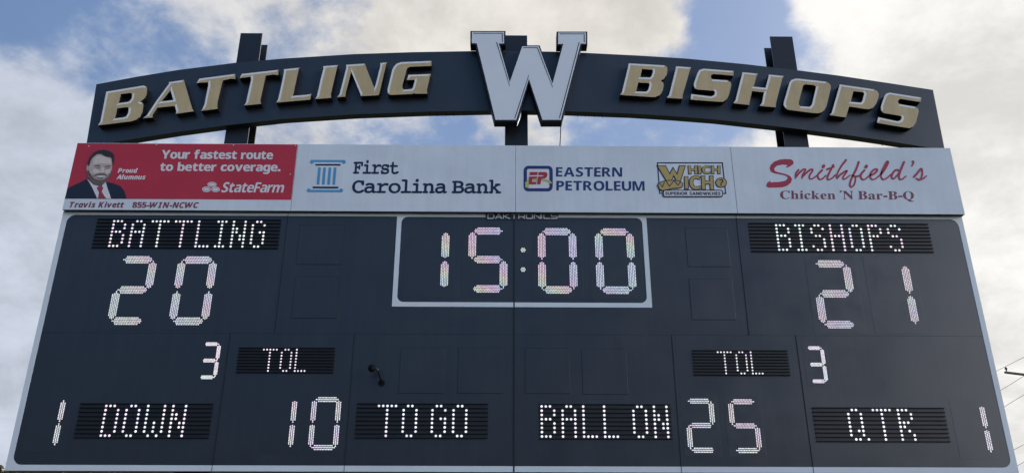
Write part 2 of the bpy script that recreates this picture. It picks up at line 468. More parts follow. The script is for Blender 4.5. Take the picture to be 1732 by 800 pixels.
# ------------------------------------------------------------------ lettering: glyph outlines, 300 units to the em
GLYPHS = {
 'serif': {
  'B': '5,5 13,7 19,10 21,15 22,25 22,111 21,124 19,127 15,130 5,132 5,137 66,137 95,133 113,123 119,105 115,91 104,80 86,74 108,67 121,55 126,39 122,23 111,10 94,3 71,0 5,0|56,76 70,77 79,82 84,90 85,104 84,115 81,124 74,129 65,130 59,129 56,127 55,117 55,76|78,9 85,15 89,24 90,38 88,53 83,62 74,68 59,69 55,69 55,20 55,14 57,10 61,8 66,7',
  'C': '58,-1 41,6 27,17 17,31 10,49 8,69 10,88 17,105 28,120 42,130 59,137 78,140 93,138 110,132 116,131 122,133 126,140 131,140 131,92 126,92 118,109 107,122 94,130 80,133 59,126 47,104 43,68 48,34 61,14 83,7 95,9 107,13 119,21 129,32 134,27 119,10 100,0 77,-3',
  'N': '32,105 32,24 33,15 36,9 41,6 50,5 50,0 5,0 5,5 16,7 19,9 21,12 23,24 23,116 11,130 5,132 5,137 47,137 117,51 117,113 116,124 114,127 111,129 99,132 99,137 144,137 144,132 135,130 130,127 127,122 127,113 127,-3 121,-3',
  'Q': '89,-31 70,-19 56,0 42,6 30,15 21,26 14,39 10,53 8,68 10,83 13,96 20,109 28,119 39,128 51,134 65,138 80,140 94,138 107,134 119,128 129,120 138,109 144,97 148,83 149,68 146,45 136,26 126,15 114,6 99,0 113,-18 133,-24 147,-22 148,-28 131,-33 113,-35|99,11 110,32 114,68 113,88 110,104 104,117 93,129 78,133 59,126 47,104 44,68 45,49 48,33 53,20 65,8 80,4',
  'a': '65,0 60,10 45,1 29,-3 19,-1 12,3 8,10 6,19 9,31 19,41 36,49 60,57 60,72 59,80 56,85 51,88 44,89 35,87 31,82 34,77 37,69 36,64 33,61 29,58 23,57 18,58 13,61 11,65 10,71 11,78 15,84 21,88 28,92 38,95 49,96 67,94 79,88 86,78 88,63 88,19 88,12 91,10 96,12 99,8 88,0 76,-3|52,12 60,19 60,51 42,42 35,25 38,14 45,10',
  'c': '36,-1 26,3 18,11 11,20 7,32 6,45 7,59 12,71 19,81 29,89 40,94 52,96 65,94 75,89 81,82 83,74 82,68 80,65 76,62 71,61 62,65 59,75 59,78 59,81 57,87 51,89 38,81 34,56 36,37 41,23 50,14 61,11 72,14 81,22 85,18 68,2 47,-3',
  'e': '35,-1 25,3 17,11 11,21 7,33 6,47 7,60 11,72 18,82 26,89 36,94 47,96 63,93 75,84 82,70 85,52 85,50 35,50 41,22 60,13 71,16 81,26 85,22 75,8 61,0 46,-3|60,58 60,64 60,75 58,83 54,88 48,89 38,82 35,61 35,58',
  'h': '5,5 10,6 13,8 15,11 16,17 16,120 15,125 14,129 11,131 6,132 6,137 44,137 44,80 57,92 73,96 93,87 99,63 99,17 100,11 101,8 104,6 109,5 109,0 61,0 61,5 62,5 68,8 71,17 71,65 69,77 66,80 61,81 52,79 44,71 44,17 46,8 49,6 54,5 54,0 5,0',
  'i': '24,110 19,113 16,118 15,124 16,130 19,135 24,138 30,139 36,138 41,135 44,130 45,124 44,118 41,113 36,110 30,109|5,5 11,6 14,8 15,11 16,17 16,76 14,85 11,87 6,88 6,93 45,93 45,17 46,8 49,6 54,5 54,0 5,0',
  'k': '5,5 10,6 14,8 15,11 16,17 16,119 14,129 11,131 6,132 6,137 44,137 44,51 68,74 72,79 73,83 71,87 63,88 62,88 62,93 104,93 104,88 92,85 82,78 67,63 104,10 108,6 113,5 113,0 63,0 63,5 65,5 70,6 72,9 70,15 49,44 44,40 44,17 46,8 49,6 54,5 54,0 5,0',
  'n': '5,5 10,6 13,8 15,11 16,17 16,76 14,85 11,87 6,88 6,93 44,93 44,80 57,92 73,96 93,87 99,63 99,17 100,11 101,8 104,6 109,5 109,0 61,0 61,5 62,5 68,8 71,17 71,65 69,77 66,80 61,81 52,79 44,71 44,17 46,8 49,6 54,5 54,0 5,0',
  'r': '5,5 11,6 14,8 15,11 16,17 16,76 15,82 14,86 11,87 6,88 6,93 44,93 44,76 49,84 56,90 63,94 70,96 77,94 83,91 86,86 87,80 86,74 83,70 79,68 74,67 70,67 67,69 62,75 60,77 57,78 52,77 49,72 46,66 45,58 45,17 45,11 48,8 52,6 59,5 59,0 5,0',
 },
 'sans': {
  '5': '27,0 10,6 10,32 28,25 48,23 59,24 68,28 74,35 75,46 68,62 47,67 35,66 25,64 13,71 18,144 96,144 96,118 45,118 42,90 49,91 60,92 73,91 84,87 93,81 100,72 104,61 106,48 102,27 91,11 73,1 49,-2',
  '8': '36,1 20,8 10,20 7,36 9,50 15,60 24,69 35,75 26,82 18,90 13,99 11,111 13,122 18,130 25,137 35,142 46,145 58,146 70,145 80,142 90,137 97,130 102,122 104,111 102,99 96,90 88,82 78,76 92,67 99,61 104,54 107,46 108,37 106,26 102,17 94,9 84,3 72,-1 58,-2|70,96 74,102 75,109 74,115 70,120 64,123 57,124 51,123 45,120 41,115 40,109 41,102 45,97 58,89|67,22 74,25 78,31 80,38 79,43 77,48 69,55 59,61 56,63 48,58 41,52 37,46 35,38 37,31 41,25 48,22 57,20',
  '?': '28,46 30,59 35,70 45,80 57,91 63,100 65,110 64,119 59,125 51,129 41,130 32,130 23,128 9,122 2,136 20,143 31,145 42,146 59,144 72,136 80,125 82,111 81,102 79,95 71,84 58,72 48,62 44,54 42,44 42,40 28,40|31,-2 27,0 24,5 24,11 24,17 27,21 31,24 36,24 41,24 45,21 47,17 48,11 47,5 45,0 41,-2 36,-3',
  'A': '51,144 88,144 139,0 106,0 96,34 43,34 33,0 0,0|88,60 78,93 75,102 72,113 70,122 67,112 64,101 61,93 51,60',
  'C': '56,0 40,7 27,18 19,33 13,51 12,72 14,92 20,110 29,125 42,136 59,144 79,146 101,143 121,136 111,111 95,118 87,120 79,120 64,117 52,107 45,92 43,72 45,51 52,36 63,27 79,23 97,25 116,31 116,5 97,0 76,-2',
  'D': '18,144 63,144 84,142 102,136 117,126 128,112 135,95 137,73 135,51 128,33 117,18 101,8 82,2 59,0 18,0|62,25 86,30 101,46 106,73 103,93 95,108 82,116 65,119 49,119 49,25',
  'E': '18,144 101,144 101,119 49,119 49,87 97,87 97,62 49,62 49,25 101,25 101,0 18,0',
  'F': '18,144 101,144 101,119 48,119 48,82 97,82 97,57 48,57 48,0 18,0',
  'H': '18,144 49,144 49,87 106,87 106,144 136,144 136,0 106,0 106,62 49,62 49,0 18,0',
  'I': '6,17 24,25 24,118 6,127 6,144 72,144 72,127 54,118 54,25 72,17 72,0 6,0',
  'L': '18,144 49,144 49,25 107,25 107,0 18,0',
  'M': '18,144 60,144 94,34 130,144 172,144 172,0 143,0 143,68 144,84 144,101 145,113 144,113 107,0 79,0 44,113 44,101 45,84 45,67 45,0 18,0',
  'N': '18,144 57,144 119,36 120,36 119,56 118,76 118,144 146,144 146,0 107,0 44,109 45,88 45,68 45,0 18,0',
  'O': '59,0 42,7 28,18 19,33 14,51 12,72 14,93 19,111 28,126 42,137 59,144 80,146 102,144 119,137 132,126 141,111 147,93 149,72 147,51 141,33 132,18 119,7 102,0 80,-2|97,27 108,37 115,52 117,72 115,92 108,108 97,117 80,121 64,117 52,108 46,92 44,72 46,52 52,37 64,27 80,24',
  'P': '18,144 64,144 88,141 105,132 114,118 117,99 116,87 112,75 105,66 95,58 80,53 62,51 49,51 49,0 18,0|59,76 70,77 79,81 85,88 87,98 81,114 62,119 49,119 49,76',
  'R': '18,144 60,144 86,141 103,133 114,120 117,101 117,91 114,84 109,77 104,71 91,63 133,0 99,0 65,55 49,55 49,0 18,0|58,80 71,81 80,85 85,91 87,100 85,109 80,115 71,118 58,119 49,119 49,80',
  'S': '28,0 9,7 9,35 31,27 41,24 52,23 62,24 68,28 72,32 73,38 71,46 65,52 45,62 34,68 23,76 18,81 14,88 12,96 11,105 14,122 24,135 39,143 60,146 71,145 81,143 102,136 92,112 75,118 59,120 51,119 45,116 42,112 41,106 42,99 48,94 68,83 87,72 94,66 99,59 102,50 103,40 100,23 89,9 72,1 50,-2',
  'T': '43,118 4,118 4,144 113,144 113,118 74,118 74,0 43,0',
  'U': '58,0 43,4 32,13 21,30 17,51 17,144 48,144 48,56 49,41 55,31 64,25 76,24 89,26 98,31 103,42 105,56 105,144 135,144 135,51 134,37 129,24 120,13 109,5 94,0 76,-2',
  'W': '0,144 30,144 48,65 51,54 54,39 55,28 57,40 60,53 62,63 83,144 112,144 133,63 135,53 138,39 139,28 141,40 144,54 146,65 165,144 195,144 158,0 124,0 104,76 102,82 100,92 99,102 97,109 96,102 94,92 92,82 91,75 71,0 37,0',
  'Y': '48,55 0,144 33,144 63,85 93,144 126,144 78,56 78,0 48,0',
  'a': '29,0 18,7 11,17 8,33 12,48 21,59 36,65 58,68 77,69 77,73 76,81 72,86 67,89 60,90 44,88 29,82 19,102 38,110 49,112 61,112 80,110 95,103 104,91 107,73 107,0 86,0 80,15 79,15 72,7 64,2 55,-1 43,-2|63,21 70,26 75,33 77,42 77,51 65,51 53,49 45,45 41,40 39,33 40,27 43,23 48,21 54,20',
  'b': '65,-1 57,2 46,12 44,12 39,0 16,0 16,153 46,153 46,117 45,105 45,96 46,96 51,102 58,107 66,111 77,112 94,108 107,98 116,80 118,55 116,30 107,12 93,2 76,-2|76,25 82,31 86,41 88,56 86,70 82,80 76,86 67,88 57,86 51,81 47,72 46,59 46,55 47,41 50,31 57,25 68,22',
  'c': '39,1 22,12 12,29 9,54 11,73 16,87 24,98 35,106 48,111 63,112 83,110 97,105 88,81 75,86 63,88 46,80 40,55 41,40 46,30 53,24 63,22 72,23 80,25 94,32 94,6 79,0 60,-2',
  'e': '50,0 36,4 25,12 16,23 11,37 9,54 11,72 16,86 23,98 34,106 46,110 61,112 81,109 97,99 107,83 110,62 110,48 39,48 42,36 47,28 56,22 67,20 86,22 104,29 104,6 87,0 65,-2|82,67 81,77 77,84 71,89 61,91 53,89 47,85 42,78 40,67',
  'f': '21,87 4,87 4,102 21,110 21,118 22,131 25,140 31,147 39,151 48,153 59,154 75,153 87,149 79,128 72,129 63,130 57,129 53,127 51,122 51,117 51,110 77,110 77,87 51,87 51,0 21,0',
  'g': '35,-47 16,-42 16,-18 37,-24 59,-26 76,-20 82,-1 82,1 82,8 83,14 82,14 76,7 68,2 60,-1 51,-2 33,2 20,13 12,31 9,55 12,79 20,97 34,108 51,112 70,108 83,96 84,96 86,110 112,110 112,0 108,-21 98,-36 81,-45 57,-48|71,23 78,28 82,37 84,51 84,55 82,70 78,80 71,86 61,88 45,79 40,54 45,30 61,22',
  'm': '16,110 39,110 43,96 44,96 50,103 58,108 67,111 76,112 88,111 97,108 104,103 110,96 112,96 118,103 126,108 136,111 145,112 161,110 173,102 180,90 183,72 183,0 153,0 153,64 149,82 136,88 126,86 119,80 115,69 114,55 114,0 84,0 84,64 80,82 68,88 57,86 50,79 47,67 46,52 46,0 16,0',
  'o': '48,0 35,5 24,13 16,24 11,38 9,55 13,79 23,97 40,108 63,112 77,110 90,105 101,97 109,86 114,72 116,55 112,31 101,13 84,2 62,-2|73,24 80,31 84,41 85,55 84,69 80,80 73,86 62,88 52,86 45,80 41,69 40,55 41,41 45,31 52,24 62,22',
  'r': '16,110 38,110 43,91 44,91 50,99 58,106 67,111 77,112 82,112 87,111 85,83 81,84 76,84 69,83 61,81 55,78 50,73 47,65 46,56 46,0 16,0',
  's': '26,-1 9,4 9,29 28,23 47,20 54,21 59,23 62,26 63,29 61,34 55,39 39,47 22,56 16,60 12,66 10,73 9,81 12,95 21,104 35,110 53,112 72,110 91,103 82,82 67,88 52,90 42,88 39,83 41,78 47,73 62,67 78,59 84,54 89,49 92,42 92,33 90,18 81,7 66,0 46,-2',
  't': '44,-1 36,1 29,6 23,12 20,22 19,34 19,87 5,87 5,100 21,110 30,133 49,133 49,110 80,110 80,87 49,87 49,34 50,29 53,25 57,23 62,22 72,23 81,25 81,3 69,-1 53,-2',
  'u': '38,0 26,8 18,20 15,38 15,110 45,110 45,46 46,35 49,28 55,23 63,22 74,24 82,31 85,43 87,58 87,110 117,110 117,0 94,0 90,14 88,14 82,7 74,2 64,-1 54,-2',
  'v': '0,110 31,110 53,47 56,36 57,25 58,25 59,36 62,47 83,110 115,110 73,0 42,0',
 },
 'ital': {
  'A': '63,144 100,144 114,0 85,0 83,34 36,34 19,0 -12,0|81,60 79,97 78,109 78,121 77,121 73,110 67,99 49,60',
  'C': '42,2 25,13 15,31 12,54 13,67 15,80 19,93 24,105 31,116 39,126 49,134 61,141 74,145 89,146 102,145 112,144 131,136 120,111 105,118 98,120 89,121 78,119 68,115 60,108 54,99 49,89 45,78 43,56 44,42 49,32 58,26 71,24 88,26 104,31 104,6 88,1 77,-1 65,-2',
  'I': '-2,17 16,25 36,118 21,127 25,144 88,144 85,127 66,118 46,25 61,17 58,0 -6,0',
  'K': '36,144 66,144 51,74 66,95 107,144 142,144 84,75 112,0 79,0 58,58 46,51 35,0 5,0',
  'N': '36,144 71,144 104,38 105,38 107,49 109,63 112,76 126,144 153,144 123,0 89,0 54,109 53,109 52,103 51,92 49,79 47,68 32,0 5,0',
  'P': '36,144 76,144 92,143 104,139 113,132 119,124 123,114 124,102 122,86 116,74 106,64 93,57 78,53 61,51 46,51 35,0 5,0|64,76 76,78 85,83 92,91 94,101 89,114 75,119 60,119 51,76',
  'T': '51,118 17,118 22,144 121,144 116,118 81,118 56,0 26,0',
  'W': '18,144 46,144 47,65 47,48 46,31 53,48 59,63 95,144 121,144 124,63 124,54 123,43 123,31 124,31 130,49 136,65 169,144 199,144 135,0 101,0 100,65 99,85 100,100 99,100 88,71 56,0 23,0',
  'a': '32,-1 25,2 18,7 13,15 10,25 9,38 10,51 12,64 17,77 23,88 30,98 39,106 49,110 60,112 69,111 77,108 83,102 87,96 88,96 93,110 116,110 93,0 71,0 72,14 71,14 65,8 58,3 50,-1 40,-2|57,23 63,27 68,32 72,39 77,55 79,72 78,78 75,84 71,87 65,88 60,87 55,84 46,72 41,57 39,39 42,26 52,22',
  'd': '32,-1 25,2 18,7 13,15 10,25 9,38 10,51 12,65 17,77 23,88 30,98 39,106 49,110 60,112 69,111 75,107 81,102 85,96 86,96 86,100 87,109 88,118 96,153 125,153 93,0 70,0 72,14 71,14 65,8 58,3 50,-1 40,-2|59,23 64,27 69,33 72,41 77,57 79,71 78,78 75,83 71,87 65,88 60,87 55,84 46,72 41,57 39,39 42,26 52,22',
  'e': '35,1 21,9 12,22 9,40 10,54 13,67 18,79 24,90 33,99 44,106 56,111 70,112 87,110 98,104 105,94 107,82 103,66 92,54 79,48 63,45 44,44 39,44 39,42 39,40 40,32 44,26 50,22 58,20 74,22 91,29 91,6 73,0 52,-2|47,64 61,65 71,69 77,75 79,81 76,88 69,91 63,90 58,87 53,83 48,78 45,71 42,64',
  'i': '41,124 36,126 33,130 32,136 33,143 36,149 42,152 50,153 55,152 60,151 63,147 64,141 63,134 60,129 54,125 47,124|27,110 57,110 33,0 4,0',
  'l': '36,153 66,153 33,0 4,0',
  'm': '27,110 50,110 48,90 55,99 63,106 72,110 83,112 93,111 101,106 106,99 109,90 110,90 116,99 125,106 134,110 145,112 157,110 165,103 170,93 172,80 170,63 157,0 127,0 141,64 142,76 140,85 133,88 126,87 120,82 115,76 111,67 105,46 95,0 65,0 79,64 81,76 78,85 71,88 65,87 59,82 54,76 49,67 43,46 33,0 4,0',
  'n': '27,110 50,110 48,90 55,99 63,106 72,110 83,112 96,110 104,103 110,93 111,80 109,63 96,0 66,0 80,64 82,76 79,85 71,88 65,87 59,82 54,76 49,67 43,46 33,0 4,0',
  'o': '39,-1 29,3 21,9 14,18 10,28 9,40 10,54 12,68 17,80 23,91 32,100 42,106 54,111 67,112 84,109 98,101 106,87 109,69 108,55 106,42 101,30 95,19 87,11 77,4 65,-1 51,-2|61,24 67,29 72,36 76,46 78,57 79,69 78,76 76,82 72,86 65,88 59,87 53,83 49,78 45,72 40,56 39,40 42,27 53,22',
  'r': '27,110 50,110 48,90 49,90 56,99 64,106 73,111 83,112 88,112 92,111 86,82 82,84 76,84 65,82 56,75 49,64 44,49 33,0 4,0',
  's': '17,-1 2,4 2,29 18,22 34,20 40,21 46,23 50,27 52,32 51,36 48,39 35,48 26,54 19,60 15,68 14,77 16,92 25,103 38,110 56,112 74,110 83,107 91,103 82,82 69,87 56,90 48,88 45,85 44,81 45,77 47,74 59,66 68,61 75,54 80,46 82,36 78,20 69,8 54,0 35,-2',
  't': '29,-1 20,4 14,11 12,23 13,34 24,87 9,87 12,102 31,110 44,133 63,133 59,110 86,110 82,87 54,87 43,34 42,29 43,26 44,24 51,22 58,23 66,25 66,3 55,-1 40,-2',
  'u': '27,0 18,7 13,17 11,30 11,39 13,51 26,110 55,110 42,46 40,34 43,25 51,22 57,23 63,28 68,34 73,43 79,64 89,110 118,110 95,0 72,0 74,20 73,20 67,11 59,4 50,0 39,-2',
  'v': '10,110 39,110 44,52 44,42 44,30 45,30 49,41 54,52 83,110 115,110 55,0 24,0',
 },
 'slab': {
  'B': '10,2 8,7 9,11 11,13 21,14 24,14 24,103 21,103 12,104 10,106 9,110 11,115 16,117 62,117 81,115 94,108 102,98 105,85 101,71 91,62 107,51 112,34 111,25 108,17 102,10 94,4 83,1 66,0 15,0|60,66 72,67 81,71 86,76 88,84 82,98 64,103 40,103 40,66|61,14 78,15 88,19 93,25 95,34 93,44 87,50 77,53 62,54 40,54 40,14',
  'C': '49,-1 35,5 24,14 15,26 10,41 8,58 10,75 15,90 24,102 36,112 49,118 64,120 77,118 92,113 94,117 99,118 104,117 106,114 106,105 107,84 105,78 103,77 100,76 94,78 92,81 90,87 88,95 82,101 74,105 64,107 48,103 36,94 28,78 26,58 27,45 31,34 37,25 44,18 54,14 65,12 81,15 96,24 102,27 107,25 109,20 108,17 105,13 94,5 80,-1 64,-3',
  'F': '11,2 9,7 11,12 18,14 27,14 27,103 17,103 11,104 9,110 11,115 16,117 103,117 108,115 110,109 110,83 108,78 103,77 100,77 98,79 96,85 96,103 43,103 43,69 69,69 69,72 70,81 72,83 75,84 79,82 81,76 81,51 80,45 78,43 75,43 72,43 70,45 69,55 69,57 43,57 43,14 64,14 70,12 72,7 70,2 65,0 16,0',
  'a': '33,0 22,6 16,15 13,27 16,41 25,51 40,57 59,60 71,59 82,57 77,74 60,79 52,78 43,75 35,72 31,71 26,73 24,79 27,84 35,89 47,92 61,93 77,91 89,85 95,74 98,58 98,14 103,14 112,13 114,11 114,7 112,2 106,0 91,0 86,2 84,6 83,12 65,1 46,-2|57,13 65,16 72,19 77,23 81,28 82,33 82,44 72,46 62,47 48,46 38,42 31,36 29,28 31,22 35,17 41,14 49,13',
  'i': '53,111 52,114 51,119 52,130 55,134 62,135 67,135 70,133 72,122 70,112 67,110 62,110|18,2 17,7 19,12 25,14 55,14 55,77 36,77 29,79 27,84 29,89 35,91 64,91 68,90 70,87 70,14 101,14 107,12 109,7 107,2 101,0 24,0',
  'k': '13,2 11,7 11,11 14,13 23,14 28,14 28,115 24,115 14,116 11,118 10,122 12,127 18,129 37,129 41,128 43,125 43,54 71,78 66,81 65,85 67,89 73,91 100,91 106,89 108,84 106,79 101,78 89,75 77,67 62,54 99,14 108,14 114,12 116,7 114,2 108,0 81,0 75,2 73,6 75,11 81,14 52,46 43,38 43,9 41,2 37,0 19,0',
  'l': '21,2 19,7 21,12 27,14 54,14 54,115 37,115 30,115 26,116 24,119 23,122 25,127 31,129 63,129 67,128 69,125 69,14 100,14 105,12 107,7 105,2 99,0 26,0',
  'n': '13,2 10,7 11,11 13,13 22,14 24,14 24,77 20,77 13,79 10,84 11,88 13,90 24,91 33,91 37,90 39,87 39,80 53,90 68,93 81,91 91,84 97,73 100,58 100,14 104,14 111,12 113,7 113,4 111,1 103,0 81,0 73,1 72,3 71,7 72,10 74,12 81,14 84,14 84,55 79,72 64,78 58,77 52,75 46,71 42,67 40,61 39,55 39,14 43,14 50,13 52,11 52,7 52,3 50,1 42,0 19,0',
  'o': '46,-1 34,4 23,11 16,20 11,32 9,45 11,59 16,70 23,80 34,87 46,92 61,93 75,92 87,87 98,80 105,70 110,59 112,45 110,32 105,20 98,11 87,4 75,-1 61,-2|70,12 79,16 86,21 91,28 94,36 95,45 94,55 91,63 86,70 79,75 70,79 61,80 51,79 43,75 36,70 31,63 27,55 26,45 27,36 31,28 36,21 43,16 51,12 61,11',
  'r': '13,2 11,7 13,12 19,14 36,14 36,77 25,77 18,79 15,84 17,89 23,91 46,91 50,90 51,87 51,70 64,83 77,91 92,93 101,92 107,90 111,86 112,81 111,77 109,74 106,72 103,71 96,74 91,77 86,77 70,72 51,55 51,14 84,14 89,12 91,7 89,2 83,0 19,0',
  's': '19,0 18,7 18,25 19,31 25,33 29,31 31,26 35,21 42,15 52,12 64,10 73,12 81,15 85,20 87,26 85,32 81,36 74,38 65,39 59,39 41,40 28,46 21,54 18,66 20,77 28,86 40,92 56,93 67,93 78,90 79,89 81,89 83,90 87,92 91,93 96,90 98,83 98,72 96,64 91,62 87,63 82,68 70,78 54,81 45,80 38,77 34,72 33,66 34,61 39,58 47,56 59,55 72,54 83,52 92,49 98,43 102,36 103,27 101,15 93,6 81,0 65,-2 51,-1 35,2 25,-2',
  't': '49,2 37,13 34,22 33,36 33,72 17,72 11,73 9,78 10,82 12,84 22,85 33,85 33,111 35,117 41,119 45,118 47,116 49,105 49,85 87,85 94,84 97,78 95,73 88,72 49,72 49,39 50,22 53,18 56,15 67,12 77,14 88,18 104,23 109,21 111,16 110,13 106,9 95,4 81,0 68,-2',
 },
}
_GC = {}
GLYPHS['sans']['I'] = '18,0 50,0 50,137 18,137'


def glyph(font, ch):
    k = (font, ch)
    if k not in _GC:
        if ch == '-':
            g = [[(8, 38), (58, 38), (58, 64), (8, 64)]]
        elif ch == '.':
            g = [[(12, 0), (46, 0), (46, 33), (12, 33)]]
        elif ch == "'":
            g = [[(8, 104), (22, 112), (30, 126), (30, 144), (6, 144), (6, 122), (16, 120)]]
        else:
            g = [[tuple(int(v) for v in p.split(',')) for p in c.split()] for c in GLYPHS[font][ch].split('|')]
        _GC[k] = g
    return _GC[k]


def layout(font, text, gap=14, space=62, slant=0.0, fat=0.0):
    """list of glyphs, each a list of contours, in glyph units"""
    x = 0.0
    out = []
    word = 0
    for ch in text:
        if ch == ' ':
            x += space
            word += 1
            continue
        g = glyph(font, ch)
        lo = min(p[0] for c in g for p in c)
        hi = max(p[0] for c in g for p in c)
        cs = [[(p[0] - lo + x + slant * p[1], p[1]) for p in c] for c in g]
        if fat:
            cs = [inset(c, fat if any(_inside(c[0], d) for d in cs if d is not c) else -fat) for c in cs]
        out.append((word, cs))
        x += hi - lo + gap
    return out


def lettering(name, font, text, quad, Y, mat, parent, lift=0.0, t=.002, gap=14, space=62, slant=0.0, fat=0.0):
    """quad: top-left, top-right, bottom-left, bottom-right of the ink box in photograph pixels"""
    gl = layout(font, text, gap, space, slant, fat)
    al = [p for k, g in gl for c in g for p in c]
    x0, x1 = min(p[0] for p in al), max(p[0] for p in al)
    y0, y1 = min(p[1] for p in al), max(p[1] for p in al)
    tl, tr, bl, br = (Vector((q.x, q.z)) for q in (P(a, b, Y) for a, b in quad))
    bm = bmesh.new()
    last = 0
    for word, g in gl:
        if word != last:                      # one mesh to a word
            link(name, bm, mat, parent)
            bm = bmesh.new()
            last = word
        cs = []
        for c in g:
            r = []
            for x, y in c:
                u, v = (x - x0) / (x1 - x0), (y - y0) / (y1 - y0)
                p = (bl * (1 - u) + br * u) * (1 - v) + (tl * (1 - u) + tr * u) * v
                if not r or (p - Vector(r[-1])).length > 2e-5:
                    r.append((p.x, p.y))
            cs.append(r)
        bm_prism(bm, cs, Y - lift - t, Y - lift + .0005)
    return link(name, bm, mat, parent)


def smooth_path(pts, n=5):
    if len(pts) < 3:
        return [Vector(p) for p in pts]
    q = [Vector(p) for p in pts]
    q = [q[0] * 2 - q[1]] + q + [q[-1] * 2 - q[-2]]
    out = []
    for i in range(1, len(q) - 2):
        for k in range(n):
            t = k / n
            a, b, c, d = q[i - 1:i + 3]
            out.append(.5 * ((2 * b) + (c - a) * t + (2 * a - 5 * b + 4 * c - d) * t * t + (3 * b - a - 3 * c + d) * t ** 3))
    out.append(q[-2])
    return out


def stroke_ribbon(bm, pts_px, wpx, Y, yf, n=5, taper=1.0, cap=True):
    """one pen stroke as a flat ribbon with round ends"""
    pp = smooth_path(pts_px, n)
    L, Rr = [], []
    for i, p in enumerate(pp):
        t = pp[min(i + 1, len(pp) - 1)] - pp[max(i - 1, 0)]
        if t.length < 1e-6:
            continue
        t.normalize()
        nn = Vector((-t.y, t.x))
        k = wpx / 2 * (1 - (1 - taper) * i / (len(pp) - 1))
        L.append(p + nn * k)
        Rr.append(p - nn * k)
    def V(p):
        q = P(p.x, p.y, Y)
        return bm.verts.new((q.x, yf, q.z))
    lv, rv = [V(p) for p in L], [V(p) for p in Rr]
    for i in range(len(lv) - 1):
        bm.faces.new((lv[i], rv[i], rv[i + 1], lv[i + 1]))
    if cap:
        for e, o in ((0, 1), (-1, -2)):
            c = (L[e] + Rr[e]) / 2
            k = (L[e] - Rr[e]).length / 2
            t = (pp[e] - pp[o]).normalized()
            nn = (L[e] - c).normalized()
            bm.faces.new([V(c + (nn * math.cos(a) + t * math.sin(a)) * k) for a in [math.pi * j / 6 for j in range(7)]])


def strokes(name, paths, wpx, Y, mat, parent, lift=0.002, taper=1.0):
    bm = bmesh.new()
    for i, s in enumerate(paths):
        stroke_ribbon(bm, s, wpx, Y, Y - lift - .0005 - .0002 * i, taper=taper)
    for f in bm.faces:
        f.normal_update()
        if f.normal.y > 0:
            f.normal_flip()
    return link(name, bm, mat, parent)


def off(pts, ox, oy, s=.1):
    return [(ox + x * s * 10, oy + y * s * 10) for x, y in pts]


def oval(cx, cy, rx, ry, n=24, rot=0.0):
    return [(cx + rx * math.cos(a) * math.cos(rot) - ry * math.sin(a) * math.sin(rot), cy + rx * math.cos(a) * math.sin(rot) + ry * math.sin(a) * math.cos(rot)) for a in [2 * math.pi * i / n for i in range(n)]]


def rrect(x0, z0, x1, z1, r, n=6):
    out = []
    for cx, cz, a0 in ((x1 - r, z1 - r, 0), (x0 + r, z1 - r, 90), (x0 + r, z0 + r, 180), (x1 - r, z0 + r, 270)):
        for k in range(n + 1):
            a = R(a0 + 90 * k / n)
            out.append((cx + r * math.cos(a), cz + r * math.sin(a)))
    return out


# ================================================================== SETTING
bm = bmesh.new()
bmesh.ops.create_grid(bm, x_segments=60, y_segments=60, size=400)
for v in bm.verts:
    d = max(0, v.co.length - 25)
    v.co.z = .0 + .004 * d * math.sin(v.co.x * .03) * math.cos(v.co.y * .023) * .6 if d else 0
o = link('ground', bm, 'grass')
o['kind'] = 'structure'
o['label'] = 'grass ground under and around the scoreboard'

# ================================================================== SCOREBOARD
W2, H = 10.97 / 2, 3.05
TOPZ = BOT + H
DEP = .20
board = thing('scoreboard', (0, 0, BOT), 'wide black electronic scoreboard showing 20 to 21 with the clock at 15:00', 'scoreboard')
bm = bmesh.new()
bm_box(bm, -W2, W2, 0, DEP, BOT, TOPZ, .006)
link('cabinet', bm, 'black', board)

# white painted border with round inner corners
topin = (P(450, 364.3).z + P(1400, 371).z) / 2
bm = bmesh.new()
outer = [(-W2, BOT), (W2, BOT), (W2, TOPZ), (-W2, TOPZ)]
bm_prism(bm, [outer, rrect(-W2 + .062, BOT + .062, W2 - .062, topin, .10)], -.003, .002)
link('border_stripe', bm, 'stripe', board)
# white border round the clock
cx0 = (P(672.7, 372).x + P(661.6, 517.7).x) / 2
cx1 = (P(1093.3, 375).x + P(1103.4, 521).x) / 2
cz0 = (P(661.6, 517.7).z + P(1103.4, 521).z) / 2
bm = bmesh.new()
bm_prism(bm, [[(cx0, cz0), (cx1, cz0), (cx1, topin + .012), (cx0, topin + .012)], rrect(cx0 + .056, cz0 + .056, cx1 - .056, topin - .004, .075)], -.005, .002)
link('clock_border', bm, 'stripe', board)

# seams between the cabinet sections
zs = (P(200, 562.5).z + P(1500, 568).z) / 2


def seam(x0, x1, z0, z1, y=-.0062):
    bm = bmesh.new()
    bm_box(bm, x0, x1, y, .003, z0, z1)
    return link('seam', bm, 'seam', board)


for a, b in (((489, 363), (463, 562)), ((1250, 368), (1262, 567))):
    x = (P(*a).x + P(*b).x) / 2
    seam(x - .002, x + .002, zs, TOPZ - .002)
for a, b in (((391, 563), (357, 797)), ((600, 563), (582, 797)), ((1137, 566), (1152, 797)), ((1347, 567), (1375, 797))):
    x = (P(*a).x + P(*b).x) / 2
    seam(x - .002, x + .002, BOT + .002, zs)
x = (P(870.5, 372).x + P(868.3, 797).x) / 2
seam(x - .0075, x + .0075, BOT + .002, TOPZ - .002)
seam(-W2 + .065, W2 - .065, zs - .0012, zs + .0012, -.0012)

